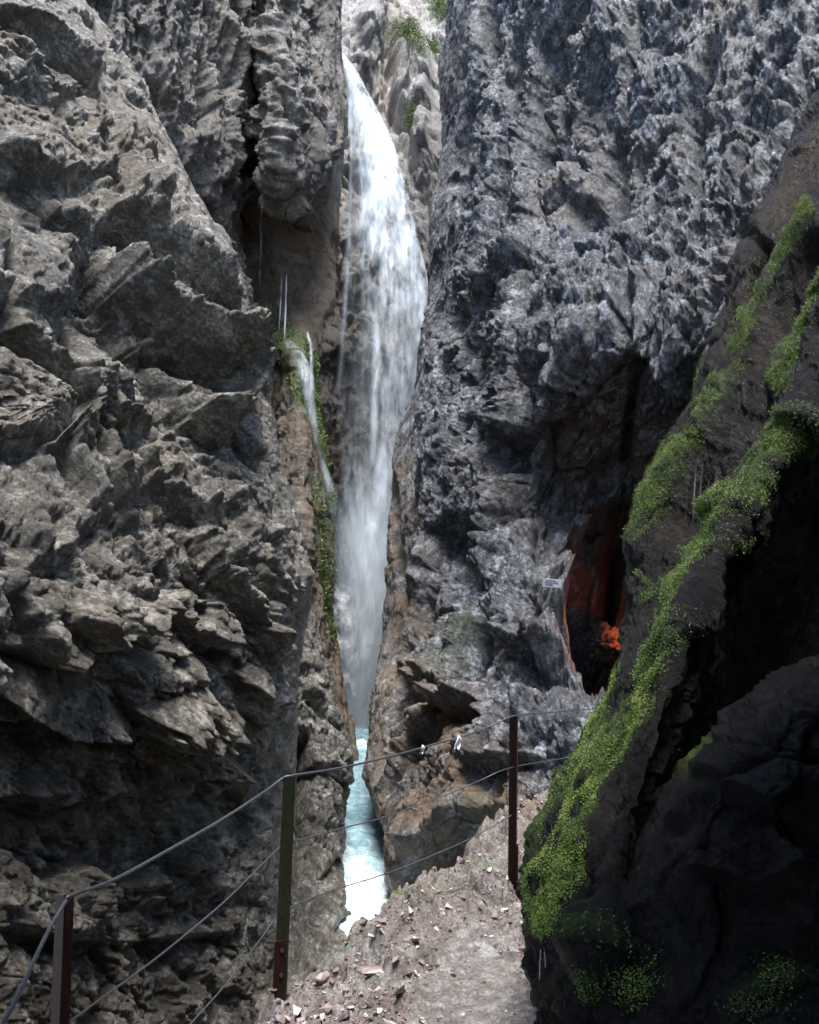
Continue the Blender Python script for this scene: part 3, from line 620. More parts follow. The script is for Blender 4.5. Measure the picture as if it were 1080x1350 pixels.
def extraG(P, px, py):
    B = frame(R_(-60), R_(10)); q = P@B.T
    return .05*fbm(q*np.array([1.2, 3, 7], f32), 5, 404, ridge=True)+.07*fbm(P*1.1, 3, 407)
def masksG(px, py, P):
    sh = px.shape; nz = fbm(P*5, 4, 410).reshape(sh)
    sl_, _t = pdist(px, py, [(1110, 130), (1040, 270), (985, 380), (955, 450), (912, 545)]); bl_ = .95*np.exp(-((sl_+4)/13)**2)
    br = bl_+blob(px, py, 1030, 260, 40, 110, .6, R_(30))+blob(px, py, 1040, 400, 14, 70, 1, R_(32))+blob(px, py, 930, 420, 30, 60, .4, R_(30))
    return {'moss': np.clip((mossG(px, py)-.6)*1.2+.3*nz, 0, .6)*(mossG(px, py) > .3), 'wet': np.full(sh, .7), 'stain': np.clip(br+.2*nz, 0, 1)}
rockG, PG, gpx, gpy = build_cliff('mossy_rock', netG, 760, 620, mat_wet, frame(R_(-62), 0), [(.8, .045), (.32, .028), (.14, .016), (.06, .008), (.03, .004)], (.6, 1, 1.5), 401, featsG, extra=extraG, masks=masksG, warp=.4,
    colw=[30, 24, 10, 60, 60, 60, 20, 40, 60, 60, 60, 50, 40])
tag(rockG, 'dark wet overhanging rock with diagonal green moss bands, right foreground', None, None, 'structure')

# dark brown boulder in the lower right corner
netH = []
htop = [(780, 1200), (815, 1130), (855, 1075), (905, 1015), (950, 975), (1000, 928), (1045, 890), (1110, 850), (1200, 800)]
for k, (dy, Y) in enumerate([(40, 4.2), (14, 3.5), (0, 3.05), (10, 2.85), (60, 2.6), (140, 2.5), (240, 2.42), (360, 2.3), (520, 2.2), (760, 2.1)]):
    netH.append([(x+(6 if k < 2 else 0), y+dy, Y+.0009*(x-800)*(-.3)) for x, y in htop])
def featsH(px, py):
    f = ledge(px, py, [(870, 1090), (920, 1060), (990, 1060), (1060, 1090)], .2, 30, 22)+ledge(px, py, [(900, 1150), (960, 1160), (1010, 1180), (1090, 1140)], .3, 30, 30)
    return f+blob(px, py, 960, 1100, 40, 40, .25)+blob(px, py, 940, 1180, 30, 30, .25)+ledge(px, py, [(960, 1240), (1020, 1230), (1090, 1220)], .3, 20, 30)
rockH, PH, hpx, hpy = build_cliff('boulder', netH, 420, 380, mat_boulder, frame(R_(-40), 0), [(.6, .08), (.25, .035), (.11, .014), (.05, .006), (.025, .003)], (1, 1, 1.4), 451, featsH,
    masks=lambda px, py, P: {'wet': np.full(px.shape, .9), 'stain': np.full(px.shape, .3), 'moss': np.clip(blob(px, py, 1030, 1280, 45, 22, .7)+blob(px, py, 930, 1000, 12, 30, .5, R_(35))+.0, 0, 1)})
tag(rockH, 'dark brown glistening boulder filling the lower right corner', None, None, 'structure')

# moss cushions: small leaves standing on the rock where moss grows
m_moss, n, l, b = M('moss_leaves')
oi = attr(n, 'tone'); l.new(ramp(n, l, oi, [(0, (.03, .055, .008)), (.5, (.12, .19, .025)), (1, (.34, .38, .08))]), b.inputs['Base Color']); b.inputs['Roughness'].default_value = .55
b.inputs['Subsurface Weight'].default_value = 0
def scatter_leaves(name, P, prob, N, size, mat, jitter=.02, lift=.012, seed=1):
    r = np.random.default_rng(seed); Pn = normals(P); cd = P-np.array([0, 0, EYE])
    if (Pn*cd).sum(-1).mean() > 0: Pn = -Pn
    pf = np.clip(prob, 0, None).ravel().astype(float)
    idx = r.choice(pf.size, N, p=pf/pf.sum()); c = P.reshape(-1, 3)[idx]; nn = Pn.reshape(-1, 3)[idx]
    c = c+r.normal(0, jitter, (N, 3))*.5+nn*r.uniform(0, lift, (N, 1))
    a = r.normal(0, 1, (N, 3))+nn*.3; a /= np.linalg.norm(a, axis=1, keepdims=True)
    bb = np.cross(a, nn+r.normal(0, .5, (N, 3))); bb /= np.linalg.norm(bb, axis=1, keepdims=True)+1e-9
    sz = size*r.uniform(.5, 1.5, (N, 1))
    V = np.stack([c, c+a*sz*.55+bb*sz*.38+nn*sz*.15, c+a*sz*1.1, c+a*sz*.55-bb*sz*.38+nn*sz*.15], 1).reshape(-1, 3)
    tone = np.repeat(np.clip(r.normal(.34, .15, N)+.5*fbm((c*7).astype(f32), 3, 5), 0, 1), 4)
    return raw(name, V, np.arange(4*N).reshape(N, 4), mat, False, {'tone': tone})
mp = mossG(gpx, gpy); nz = fbm(PG.reshape(-1, 3)*np.array([7, 7, 4], f32), 5, 420, gain=.65).reshape(mp.shape)
o = scatter_leaves('moss', PG, np.clip(mp-.4, 0, 1)*np.clip(nz*6+np.where(gpy < 850, .7, .15), .0, 1)*(gpx < 1110)*np.where(gpy > 850, .7, 1)*(gpy > 100)*(gpy < 1400), 250000, .0043, m_moss, .010, .012, 11)
tag(o, 'bright green moss growing in diagonal bands on the dark overhanging rock', 'moss', None, 'stuff')
ps = mossP*(Yg > 4); nzp = np.clip(vnoise(Pp*6, 77).reshape(X.shape)+.3, 0, 1)
o = scatter_leaves('moss', np.stack([X, Yg, z], -1), ps**2*nzp, 3500, .008, m_moss, .02, .008, 12)
tag(o, 'thin moss on the edge of the footpath above the stream', 'moss', None, 'stuff')

hm = blob(hpx, hpy, 1030, 1275, 45, 20, .8)+blob(hpx, hpy, 935, 1000, 14, 40, .5, R_(35))+blob(hpx, hpy, 1000, 1330, 50, 20, .5)+blob(hpx, hpy, 868, 1140, 16, 50, .7)+blob(hpx, hpy, 850, 1290, 40, 40, .7)
o = scatter_leaves('moss', PH, np.clip(hm-.15, 0, 1)*np.clip(vnoise((PH.reshape(-1, 3)*9).astype(f32), 91).reshape(hm.shape)*3-.2, 0, 1), 3500, .004, m_moss, .03, .010, 13)
tag(o, 'dim scattered moss tufts on the dark boulder in the lower right corner', 'moss', None, 'stuff')
_, PD_, dpx, dpy = DD; mk = masksD(dpx, dpy, None if False else PD_.reshape(-1, 3).astype(f32))['moss']
o = scatter_leaves('moss', PD_, np.clip(mk-.3, 0, 1)*(dpy > -60)*(dpy < 260), 14000, .055, m_moss, .22, .10, 14)
tag(o, 'yellow green plants and moss on the sunny ledges above the big waterfall', 'moss', None, 'stuff')
_, PB_, bpx, bpy_ = BB; mk = masksB(bpx, bpy_, PB_.reshape(-1, 3).astype(f32))['moss']
o = scatter_leaves('moss', PB_, np.clip(mk-.3, 0, 1)*np.clip(vnoise((PB_.reshape(-1, 3)*2.5).astype(f32), 92).reshape(mk.shape)*2+.5, 0, 1), 14000, .04, m_moss, .05, .05, 15)
tag(o, 'green moss under the slim side fall on the left recess wall', 'moss', None, 'stuff')

# ------------------------------------------------------------------ water
def water_mat(name, col, streak, lo, hi, amax=1.0, em=0):
    m, n, l, b = M(name); co = coords(n, l, (0, 0, 0), streak)
    t = noise(n, l, co, 1.0, 7, .62, .8)
    a = math_(n, l, 'MULTIPLY', ramp(n, l, t, [(lo, (.0,)*3), (hi, (1,)*3)]), .75)
    a = math_(n, l, 'ADD', a, .25)
    a = math_(n, l, 'MULTIPLY', a, attr(n, 'dens')); a = math_(n, l, 'MULTIPLY', a, amax, True)
    out = n['Material Output']; tr = n.new('ShaderNodeBsdfTransparent'); df = n.new('ShaderNodeBsdfDiffuse'); tl = n.new('ShaderNodeBsdfTranslucent')
    nn_ = n.new('ShaderNodeCombineXYZ'); nn_.inputs[1].default_value = -.62; nn_.inputs[2].default_value = .78
    l.new(nn_.outputs[0], df.inputs['Normal'])
    df.inputs[0].default_value = (*col, 1); tl.inputs[0].default_value = (*col, 1)
    s1 = n.new('ShaderNodeMixShader'); s1.inputs[0].default_value = .25; l.new(df.outputs[0], s1.inputs[1]); l.new(tl.outputs[0], s1.inputs[2])
    s2 = n.new('ShaderNodeMixShader'); l.new(a, s2.inputs[0]); l.new(tr.outputs[0], s2.inputs[1]); l.new(s1.outputs[0], s2.inputs[2])
    l.new(s2.outputs[0], out.inputs['Surface']); return m
mw = water_mat('falling_water', (.80, .90, 1.0), (3.0, 3.0, .8), .38, .58)  # blue cast of the sky light is put into the colour
mw2 = water_mat('thin_falling_water', (.84, .92, 1.0), (9.0, 9.0, .6), .35, .6)
FB = [(66, 446, 449), (90, 450, 468), (130, 457, 492), (180, 460, 516), (240, 460, 534), (300, 456, 549), (350, 453, 561), (400, 450, 569), (450, 446, 568), (500, 443, 558), (560, 442, 545), (620, 444, 535), (700, 447, 526), (780, 449, 520), (850, 452, 512), (900, 455, 502), (940, 460, 494), (975, 464, 492)]
fa = np.array(FB, float)
def fall_sheet(name, off, NR, NC, mat, dens_fn, parent, seed, bulge=.8):
    v = np.linspace(66, 972, NR); u = np.linspace(0, 1, NC); V, U = np.meshgrid(v, u, indexing='ij')
    L = np.interp(V, fa[:, 0], fa[:, 1]); Rr = np.interp(V, fa[:, 0], fa[:, 2])
    PX = L+(Rr-L)*U
    Y = 27.6-np.interp(V, [66, 200, 972], [0, 1.0, 1.4])+off-bulge*np.sin(U*math.pi)*np.clip((Rr-L)/60, 0, 1)
    G = Wv(PX, V, Y).astype(f32)
    w = fbm(G.reshape(-1, 3)*np.array([1.4, 1.4, .5], f32), 3, seed).reshape(NR, NC); G[..., 1] += .25*w
    o = grid_obj(name, G, NR, NC, mat, True, {'dens': np.clip(dens_fn(PX, V, U, G.reshape(-1, 3)), 0, 1)}); o.parent = parent; return o
def dens_main(seed):
    def f(px, py, U, P):
        sh = px.shape
        st = fbm(P*np.array([4.5, 4.5, .35], f32), 4, seed).reshape(sh)                       # vertical streaks
        lump = fbm(P*np.array([2.6, 2.6, .95], f32), 4, seed+9, gain=.6).reshape(sh)            # falling clumps
        U = U+.16*lump*np.clip((py-90)/120, 0, 1)
        edge = np.clip(U/.10, 0, 1)**.6*np.clip((1-U)/.06, 0, 1)**.6
        # how solid the fall is from top to bottom and left to right
        left = np.interp(py, [66, 150, 220, 420, 520, 640, 760, 975], [1, .9, .30, .05, .04, .12, .6, .9])
        mid = np.interp(py, [66, 260, 360, 430, 520, 600, 700, 800, 975], [1, .9, .5, .2, .12, .16, .5, .85, 1])
        right = np.interp(py, [66, 330, 420, 520, 700, 975], [1, 1.0, .9, .8, .7, .8])
        d = np.where(U < .5, left+(mid-left)*np.clip((U-.12)/.3, 0, 1), mid+(right-mid)*np.clip((U-.5)/.42, 0, 1))
        soft = np.interp(py, [66, 380, 520, 700], [1, 1, .7, .4])
        d = d*np.clip(1+soft*(2.3*lump+1.9*st), 0, 2)*edge*np.interp(py, [66, 560, 720, 975], [.52, .52, .8, .9])
        # separate thin stream down the left side
        xs_ = np.interp(py, [120, 200, 350, 500, 700], [459, 462, 457, 446, 440]); 
        d = np.maximum(d, .35*np.exp(-((px-xs_-2)/2.5)**2)*np.interp(py, [120, 180, 450, 560], [1, 1, .5, 0]))
        xs2 = np.interp(py, [300, 450, 600], [490, 497, 492])
        d = np.maximum(d, .5*np.exp(-((px-xs2)/5)**2)*np.interp(py, [380, 450, 560, 640], [0, .8, .6, 0]))
        return d
    return f
fall = empty('waterfall', W(478, 965, 26.5))
tag(fall, 'tall white waterfall plunging down the gap between the cliffs', 'waterfall')
fl = fall.location.copy()
def fixpar(o, p):
    o.parent = p; o.matrix_parent_inverse = __import__('mathutils').Matrix.Translation(-Vector(p.location)); return o
for k, (off, sd_) in enumerate(((0, 500), (.45, 520), (.9, 540))):
    fixpar(fall_sheet('water_sheet', off, 700, 110, mw, dens_main(sd_), fall, sd_), fall)
def vol_mat(name, col, dens):
    m = bpy.data.materials.new(name); m.use_nodes = True; nt = m.node_tree; nt.nodes.clear()
    o = nt.nodes.new('ShaderNodeOutputMaterial'); v = nt.nodes.new('ShaderNodeVolumePrincipled'); v.inputs['Color'].default_value = (*col, 1); v.inputs['Density'].default_value = dens
    v.inputs['Anisotropy'].default_value = .0; nt.links.new(v.outputs[0], o.inputs['Volume']); return m
mist_m = vol_mat('spray_mist', (.88, .95, 1.0), .20)  # slight blue in the colour stands for sky-lit shade on the spray
def tube(rows, NR=60, NS=24, amp=.12, seed=1, name='spray_mist', mat=None, lump=1.2):
    """closed soft-bodied tube: rows = (py, px_left, px_right, Y, half depth)"""
    a = np.array(rows, float); v = np.linspace(a[0, 0], a[-1, 0], NR); t = np.linspace(0, 2*math.pi, NS, endpoint=False)
    L = np.interp(v, a[:, 0], a[:, 1]); Rr = np.interp(v, a[:, 0], a[:, 2]); Y = np.interp(v, a[:, 0], a[:, 3]); D = np.interp(v, a[:, 0], a[:, 4])
    G = np.stack([Wv((L+Rr)[:, None]/2+(Rr-L)[:, None]/2*np.cos(t), v[:, None]+0*t, Y[:, None]+D[:, None]*np.sin(t))], 0)[0].astype(f32)
    G[..., 0] += amp*vnoise(G.reshape(-1, 3)*lump, seed).reshape(NR, NS); G[..., 1] += amp*vnoise(G.reshape(-1, 3)*lump, seed+1).reshape(NR, NS)
    idx = np.arange(NR*NS).reshape(NR, NS); b_ = np.roll(idx, -1, 1)
    fc = np.stack([idx[:-1], idx[1:], b_[1:], b_[:-1]], -1).reshape(-1, 4)
    top = G[0].mean(0); bot = G[-1].mean(0); V = np.concatenate([G.reshape(-1, 3), [top, bot]]); it, ib = NR*NS, NR*NS+1
    caps = [[it, idx[0, k], b_[0, k], b_[0, k]] for k in range(NS)]+[[ib, b_[-1, k], idx[-1, k], idx[-1, k]] for k in range(NS)]
    me = bpy.data.meshes.new(name); me.from_pydata(V.tolist(), [], [list(map(int, q)) for q in fc]+[[int(q[0]), int(q[1]), int(q[2])] for q in caps]); me.update()
    for p in me.polygons: p.use_smooth = True
    me.materials.append(mat); o = bpy.data.objects.new(name, me); C.objects.link(o); return o
for rows, sd_ in (([(480, 535, 556, 26.9, .03), (560, 500, 552, 26.7, .2), (640, 456, 540, 26.5, .6), (700, 440, 540, 26.2, 1.5), (850, 444, 528, 26, 1.8), (962, 456, 500, 25.8, 1.2)], 600),
                  ([(600, 505, 530, 26.6, .05), (660, 475, 528, 26.2, .5), (720, 446, 526, 26, 1.2), (850, 446, 524, 25.8, 1.6), (962, 456, 500, 25.6, 1.2)], 610)):
    fixpar(tube(rows, seed=sd_, mat=mist_m), fall)

def ribbon(name, pts, mat, N=160, NC=10, off=0, dens=None, seed=1, bow=.4):
    """pts = (px, py, Y, half width px); a bowed film of water"""
    a = np.array(pts, float); c = np.concatenate([[0], np.cumsum(np.hypot(np.diff(a[:, 0]), np.diff(a[:, 1])))]); tt = np.linspace(0, c[-1], N)
    x, y, Y, w = [np.interp(tt, c, a[:, j]) for j in range(4)]; u = np.linspace(-1, 1, NC)
    dx, dy = np.gradient(x), np.gradient(y); L = np.hypot(dx, dy); nx, ny = dy/L, -dx/L
    G = Wv(x[:, None]+nx[:, None]*w[:, None]*u, y[:, None]+ny[:, None]*w[:, None]*u, (Y[:, None]+off-bow*(1-u*u)*w[:, None]/20)).astype(f32)
    ed = (1-np.abs(u)**3)[None, :]*np.clip(np.minimum(tt, c[-1]-tt)/12, 0, 1)[:, None]
    dn = ed*(.7+1.9*fbm(G.reshape(-1, 3)*np.array([5, 5, 1.1], f32), 4, seed).reshape(N, NC))*(1 if dens is None else np.interp(tt/c[-1], np.linspace(0, 1, len(dens)), dens)[:, None])
    return grid_obj(name, G, N, NC, mat, True, {'dens': np.clip(dn, 0, 1)})
sf = empty('waterfall', W(410, 450, 21.5))
tag(sf, 'slim side fall sliding over green moss, left of the big waterfall', 'waterfall')
for pts, dn, sd_ in (([(374, 446, 20.5, 5), (390, 468, 20.3, 12), (403, 500, 20.2, 13), (411, 560, 20.3, 10), (419, 605, 20.6, 8), (433, 650, 21, 13), (442, 700, 21.6, 18), (451, 770, 22.5, 20), (457, 860, 24, 20), (460, 930, 25, 12)], [.2, .45, .35, .35, .6, .75, .65, .5, .4, .3], 620),
                     ([(404, 436, 20.6, 2), (410, 455, 20.5, 3), (412, 520, 20.3, 3.5), (415, 580, 20.4, 4), (424, 625, 20.8, 5), (438, 680, 21.4, 7), (446, 760, 22.4, 8)], [.7, .6, .3, .25, .4, .4, .2], 630),
                     ([(425, 640, 20.6, 3), (428, 680, 20.6, 6), (436, 720, 21.2, 8), (444, 800, 22, 8)], [.1, .15, .15, .05], 640)):
    fixpar(ribbon('water_film', pts, mw2, dens=dn, seed=sd_), sf)
def trickle(pts, label, dens, w=None, group=None):
    o = ribbon('water_trickle', pts, mw2, N=90, NC=5, dens=dens, seed=int(pts[0][0])); tag(o, label, 'water trickle', group); return o
trickle([(348, 224, 19.3, 1.5), (346, 260, 19.3, 2.2), (344, 330, 19.4, 1.6), (342, 380, 19.5, 1)], 'single thin thread of water falling below the pale bulge of the left cliff', [.45, .4, .25, .05])
trickle([(372, 350, 19.2, .8), (370, 400, 19.2, 1.2), (368, 440, 19.2, .8)], 'left one of two short water threads above the side fall', [.3, .25, .1])
trickle([(378, 360, 19.3, 1.0), (377, 400, 19.3, 1.5), (375, 450, 19.3, 1.2)], 'right one of two short water threads above the side fall', [.4, .5, .3])
for k, x in enumerate((904, 913, 921, 931, 940)):
    trickle([(x+6, 590+6*k, 4.3, 1.0), (x+3, 640, 4.25, 1.6), (x, 705-4*k, 4.2, 1.2)], 'faint veil of dripping water hanging in the hollow of the mossy rock', [.02, .08, .02], group='drips on the mossy rock')

# stream
m_s, n, l, b = M('stream_water'); co = coords(n, l)
t = noise(n, l, coords(n, l, (0, 0, 0), (3, 1.5, 4)), 1.5, 8, .7, .8)
fo = math_(n, l, 'MULTIPLY', attr(n, 'foam'), 1.0)
fo = math_(n, l, 'ADD', fo, math_(n, l, 'MULTIPLY', math_(n, l, 'SUBTRACT', t, .5), 2.2), True)
l.new(ramp(n, l, fo, [(0, (.12, .22, .25)), (.5, (.26, .40, .45)), (.8, (.5, .66, .71)), (1, (.80, .88, .92))]), b.inputs['Base Color'])
b.inputs['Roughness'].default_value = .15; b.inputs['IOR'].default_value = 1.33
bp = n.new('ShaderNodeBump'); bp.inputs['Distance'].default_value = .08; l.new(t, bp.inputs['Height']); l.new(bp.outputs[0], b.inputs['Normal'])
cl = [(478, 945, 27.5, 1.4, .5), (478, 956, 26.3, 1.3, .35), (479, 972, 22.8, 1.0, .3), (480, 976, 22.2, .9, .9), (480, 998, 21.2, .8, .35), (478, 1040, 18.4, .7, .3), (482, 1062, 17.2, .7, .2), (486, 1080, 16.4, .8, .15), (484, 1100, 15.7, .9, .3), (482, 1125, 15.0, .9, .65), (481, 1160, 14.0, .9, .9), (484, 1185, 13.2, 1.0, 1.1), (494, 1205, 12.4, .8, 1.1), (520, 1250, 11.2, .6, .9), (555, 1320, 9.6, .6, .8)]
a = np.array(cl, float); NR, NC = 500, 60; tt = np.linspace(0, len(a)-1, NR); k_ = np.arange(len(a))
Pc = np.array([W(*c[:3]) for c in cl]); cx, cyy, cz = [np.interp(tt, k_, Pc[:, j]) for j in range(3)]; ww = np.interp(tt, k_, a[:, 3]); ff = np.interp(tt, k_, a[:, 4])
u = np.linspace(-1, 1, NC); G = np.stack([cx[:, None]+ww[:, None]*u, cyy[:, None]+0*u, cz[:, None]+0*u], -1).astype(f32)
nz = fbm(G.reshape(-1, 3)*2.2, 5, 700).reshape(NR, NC); G[..., 2] += (.05+.22*np.clip(ff, 0, 1))[:, None]*nz
stream = grid_obj('stream', G, NR, NC, m_s, True, {'foam': np.clip(ff[:, None]+.25*nz, 0, 1)})
if stream.data.polygons[100].normal.z < 0: stream.data.flip_normals()
tag(stream, 'turquoise white stream tumbling down towards the footpath', None, None, 'structure')

# ------------------------------------------------------------------ railing
mat_post = metal('rusty_dark_red_steel', (.024, .008, .007), .5, .3); mat_green = metal('green_dark_painted_steel', (.022, .026, .013), .45, .2)
mat_cable = metal('weathered_steel_cable', (.13, .135, .15), .45, .6, .001, 90); mat_bolt = metal('dark_bolt_steel', (.12, .11, .10), .4, .8)
def prism(profile, z0, z1, bev=.0):
    n_ = len(profile); V = [(x, y, z0) for x, y in profile]+[(x, y, z1) for x, y in profile]
    Fc = [list(range(n_))[::-1], list(range(n_, 2*n_))]+[[i, (i+1) % n_, n_+(i+1) % n_, n_+i] for i in range(n_)]
    return V, Fc
def mesh_of(name, V, Fc, mat, parent=None, bev=0):
    me = bpy.data.meshes.new(name); me.from_pydata([tuple(map(float, v)) for v in V], [], Fc); me.update(); me.materials.append(mat)
    o = bpy.data.objects.new(name, me); C.objects.link(o); o.parent = parent
    if bev: md = o.modifiers.new('bevel', 'BEVEL'); md.width = bev; md.segments = 2
    return o
def post(base, top, rz, w, label, mats, stake_h):
    base = Vector(base); top = Vector(top); H = (top-base).length
    r = empty('railing_post', base); r.rotation_mode = 'QUATERNION'
    q = (top-base).to_track_quat('Z', 'Y'); r.rotation_quaternion = q @ __import__('mathutils').Quaternion((0, 0, 1), rz)
    tag(r, label, 'railing post', 'steel posts of the cable railing')
    th = .008; h = w/2
    # T-section: flange towards the path, web behind
    prof = [(-h, -h), (h, -h), (h, -h+th), (th/2, -h+th), (th/2, h), (-th/2, h), (-th/2, -h+th), (-h, -h+th)]
    prof = prof if mats == 0 else [(-h, -h), (h, -h), (h, h), (h-th, h), (h-th, -h+th), (-h, -h+th)]
    V, Fc = prism(prof, -.15, H); mesh_of('upright', V, Fc, mat_post if mats != 2 else mat_green, r, .0015)
    V, Fc = prism([(-h-.012, -h-.014), (h*.4, -h-.014), (h*.4, -h-.003), (-h-.012, -h-.003)], -.2, stake_h); mesh_of('ground_stake', V, Fc, mat_post, r, .001)
    for zz in (.3*stake_h, .8*stake_h):
        A = [(.011*math.cos(i*math.pi/3)-h*.3, -h-.024, zz+.011*math.sin(i*math.pi/3)) for i in range(6)]; Bk = [(x, -h-.012, z_) for x, y, z_ in A]
        mesh_of('bolt', A+Bk, [list(range(6)), list(range(11, 5, -1))]+[[i, i+6, (i+1) % 6+6, (i+1) % 6] for i in range(6)], mat_bolt, r)
    return r
P1b, P1t = W(80, 1470, 2.75), W(91, 1180, 2.9)
P2b, P2t = W(366, 1300, 4.92), W(378, 1023, 4.9)
P3b, P3t = W(675, 1160, 6.75), W(677, 944, 6.6)
post(P1b, P1t, R_(20), .058, 'near left railing post, dark rusty steel, cut off by the bottom of the view', 1, .12)
post(P2b, P2t, R_(-12), .075, 'middle railing post with greenish paint, in front of the left cliff', 2, .24)
post(P3b, P3t, R_(70), .065, 'far dark red railing post beside the climbing path', 1, .26)
def cable(name, pts, r, label, mat=mat_cable, group=None, cat='cable'):
    cu = bpy.data.curves.new(name, 'CURVE'); cu.dimensions = '3D'; cu.bevel_depth = r; cu.bevel_resolution = 2
    s_ = cu.splines.new('POLY'); A = np.array(pts, float)
    c = np.arange(len(A)); t = np.linspace(0, len(A)-1, (len(A)-1)*10+1); Q = cr(A[:, None, :], t)[:, 0, :]
    s_.points.add(len(Q)-1)
    for i, p in enumerate(Q): s_.points[i].co = (*p, 1)
    cu.materials.append(mat); o = bpy.data.objects.new(name, cu); C.objects.link(o)
    me = bpy.data.meshes.new_from_object(o.evaluated_get(bpy.context.evaluated_depsgraph_get())); bpy.data.objects.remove(o)
    o = bpy.data.objects.new(name, me); C.objects.link(o); 
    if label: tag(o, label, cat, group)
    return o
def line(pxs, Ys):
    n_ = len(pxs); return [W(x, y, Y) for (x, y), Y in zip(pxs, Ys)]
cable('steel_cable', line([(-20, 1385), (15, 1330), (60, 1235), (86, 1190), (96, 1180), (150, 1160), (220, 1122), (290, 1082), (350, 1043), (373, 1026), (388, 1022), (450, 1012), (520, 996), (580, 979), (607, 972), (640, 960), (672, 946), (690, 942), (740, 938), (812, 932)],
      [2.0, 2.25, 2.65, 2.83, 2.87, 3.15, 3.6, 4.15, 4.7, 4.86, 4.9, 5.2, 5.65, 6.1, 6.25, 6.45, 6.58, 6.8, 7.9, 10.3]), .0064, 'top steel handrail cable sagging between all three posts')
cable('steel_cable', line([(88, 1350), (140, 1312), (200, 1268), (245, 1232), (300, 1185), (345, 1140), (374, 1114), (400, 1106), (463, 1089), (502, 1079), (541, 1065), (588, 1048), (635, 1028), (674, 1012), (735, 1001), (800, 990)],
      [2.9, 3.15, 3.5, 3.8, 4.2, 4.65, 4.93, 5.1, 5.4, 5.6, 5.85, 6.1, 6.35, 6.6, 8.0, 9.9]), .0040, 'middle railing cable, thinner than the handrail cable above it')
cable('steel_cable', line([(205, 1400), (262, 1338), (300, 1295), (340, 1243), (370, 1205), (410, 1184), (457, 1168), (490, 1158), (533, 1143), (572, 1127), (611, 1110), (645, 1092), (674, 1075)],
      [3.7, 4.05, 4.35, 4.7, 4.93, 5.1, 5.35, 5.55, 5.8, 6.0, 6.2, 6.45, 6.6]), .0036, 'lowest railing cable running from the middle post to the far post')
# white rag tied on the cable
m_rag, n, l, b = M('white_plastic_tape'); b.inputs['Roughness'].default_value = .35; co = coords(n, l)
l.new(ramp(n, l, noise(n, l, co, 60, 4), [(.3, (.5, .56, .62)), (.6, (.8, .84, .88))]), b.inputs['Base Color'])
def rag(px, py, Y, w, h, label, seed):
    r = np.random.default_rng(seed); c = np.array(W(px, py, Y)); NR, NC = 26, 16
    v, u = np.meshgrid(np.linspace(0, 1, NR), np.linspace(-1, 1, NC), indexing='ij')
    ww = w*(.35+.65*np.sin(v*2.2))*.5
    G = np.stack([c[0]+ww*u+.006*np.sin(v*5), c[1]+.012*np.sin(u*5+v*3)+.006*np.cos(v*9+u*2)-.012, c[2]+.012-h*v-.008*np.sin(u*4)], -1)
    Gb = G+np.array([0, .002, 0]); Pts = np.concatenate([G.reshape(-1, 3), Gb.reshape(-1, 3)]); idx = np.arange(NR*NC).reshape(NR, NC)
    fc = np.stack([idx[:-1, :-1], idx[1:, :-1], idx[1:, 1:], idx[:-1, 1:]], -1).reshape(-1, 4); fb = fc[:, ::-1]+NR*NC
    e = lambda A: np.stack([A[:-1], A[1:], A[1:]+NR*NC, A[:-1]+NR*NC], -1)
    o = raw('plastic_rag', Pts, np.concatenate([fc, fb, e(idx[0]), e(idx[-1])[:, ::-1], e(idx[:, 0])[:, ::-1], e(idx[:, -1])]), m_rag, True); tag(o, label, 'rag')
    # knot round the cable
    t = np.linspace(0, 2*math.pi, 13)[:-1]; KP = []
    for i in range(13):
        ph = i/12*2*math.pi
        for tt_ in t[:8]: rr = .016+.005*math.cos(tt_*1.5); KP.append((c[0]+.009*math.sin(tt_*1.0), c[1]+rr*math.cos(ph), c[2]+rr*math.sin(ph)))
    i2 = np.arange(13*8).reshape(13, 8); k = raw('knot', np.array(KP), np.stack([i2[:-1, :-1], i2[1:, :-1], i2[1:, 1:], i2[:-1, 1:]], -1).reshape(-1, 4), m_rag, True); k.parent = o
rag(604, 973, 6.22, .05, .085, 'white plastic rag knotted on the top cable between middle and far post', 1)
rag(557, 986, 5.93, .03, .045, 'smaller torn white scrap on the top cable, left of the larger rag', 2)

# ------------------------------------------------------------------ sign on the rock by the tunnel
def surf_at(P, px, py, rad=5):
    X_, Y_ = proj(P); m_ = (np.hypot(X_-px, Y_-py) < rad)
    Q = P[m_]; return float(np.percentile(Q[:, 1], 5)) if len(Q) else None
Ys = surf_at(PE, 728, 769, 14) or 14.0
c = Vector(W(728, 769, Ys-.12)); k = 1/F*Ys
sg = empty('sign', c); sg.rotation_euler = (0, R_(5), R_(-8)); tag(sg, 'small white lettered plate fixed to the dark rock beside the tunnel mouth', 'sign')
m_w, n, l, b = M('white_enamel'); b.inputs['Base Color'].default_value = (.62, .64, .68, 1); b.inputs['Roughness'].default_value = .35
co = coords(n, l); l.new(ramp(n, l, noise(n, l, co, 20, 4), [(.3, (.20, .21, .24)), (.6, (.32, .33, .37))]), b.inputs['Base Color'])
m_k, n, l, b = M('dark_blue_lettering'); b.inputs['Base Color'].default_value = (.03, .035, .09, 1)
def box(name, c, s_, mat, par, bev=0):
    V = [(c[0]+dx*s_[0]/2, c[1]+dy*s_[1]/2, c[2]+dz*s_[2]/2) for dx in (-1, 1) for dy in (-1, 1) for dz in (-1, 1)]
    return mesh_of(name, V, [[0, 1, 3, 2], [4, 6, 7, 5], [0, 4, 5, 1], [2, 3, 7, 6], [0, 2, 6, 4], [1, 5, 7, 3]], mat, par, bev)
sw, sh_ = 25*k, 11*k
box('plate', (0, 0, 0), (sw, .015, sh_), m_w, sg, .003)
V = []; Fc = []
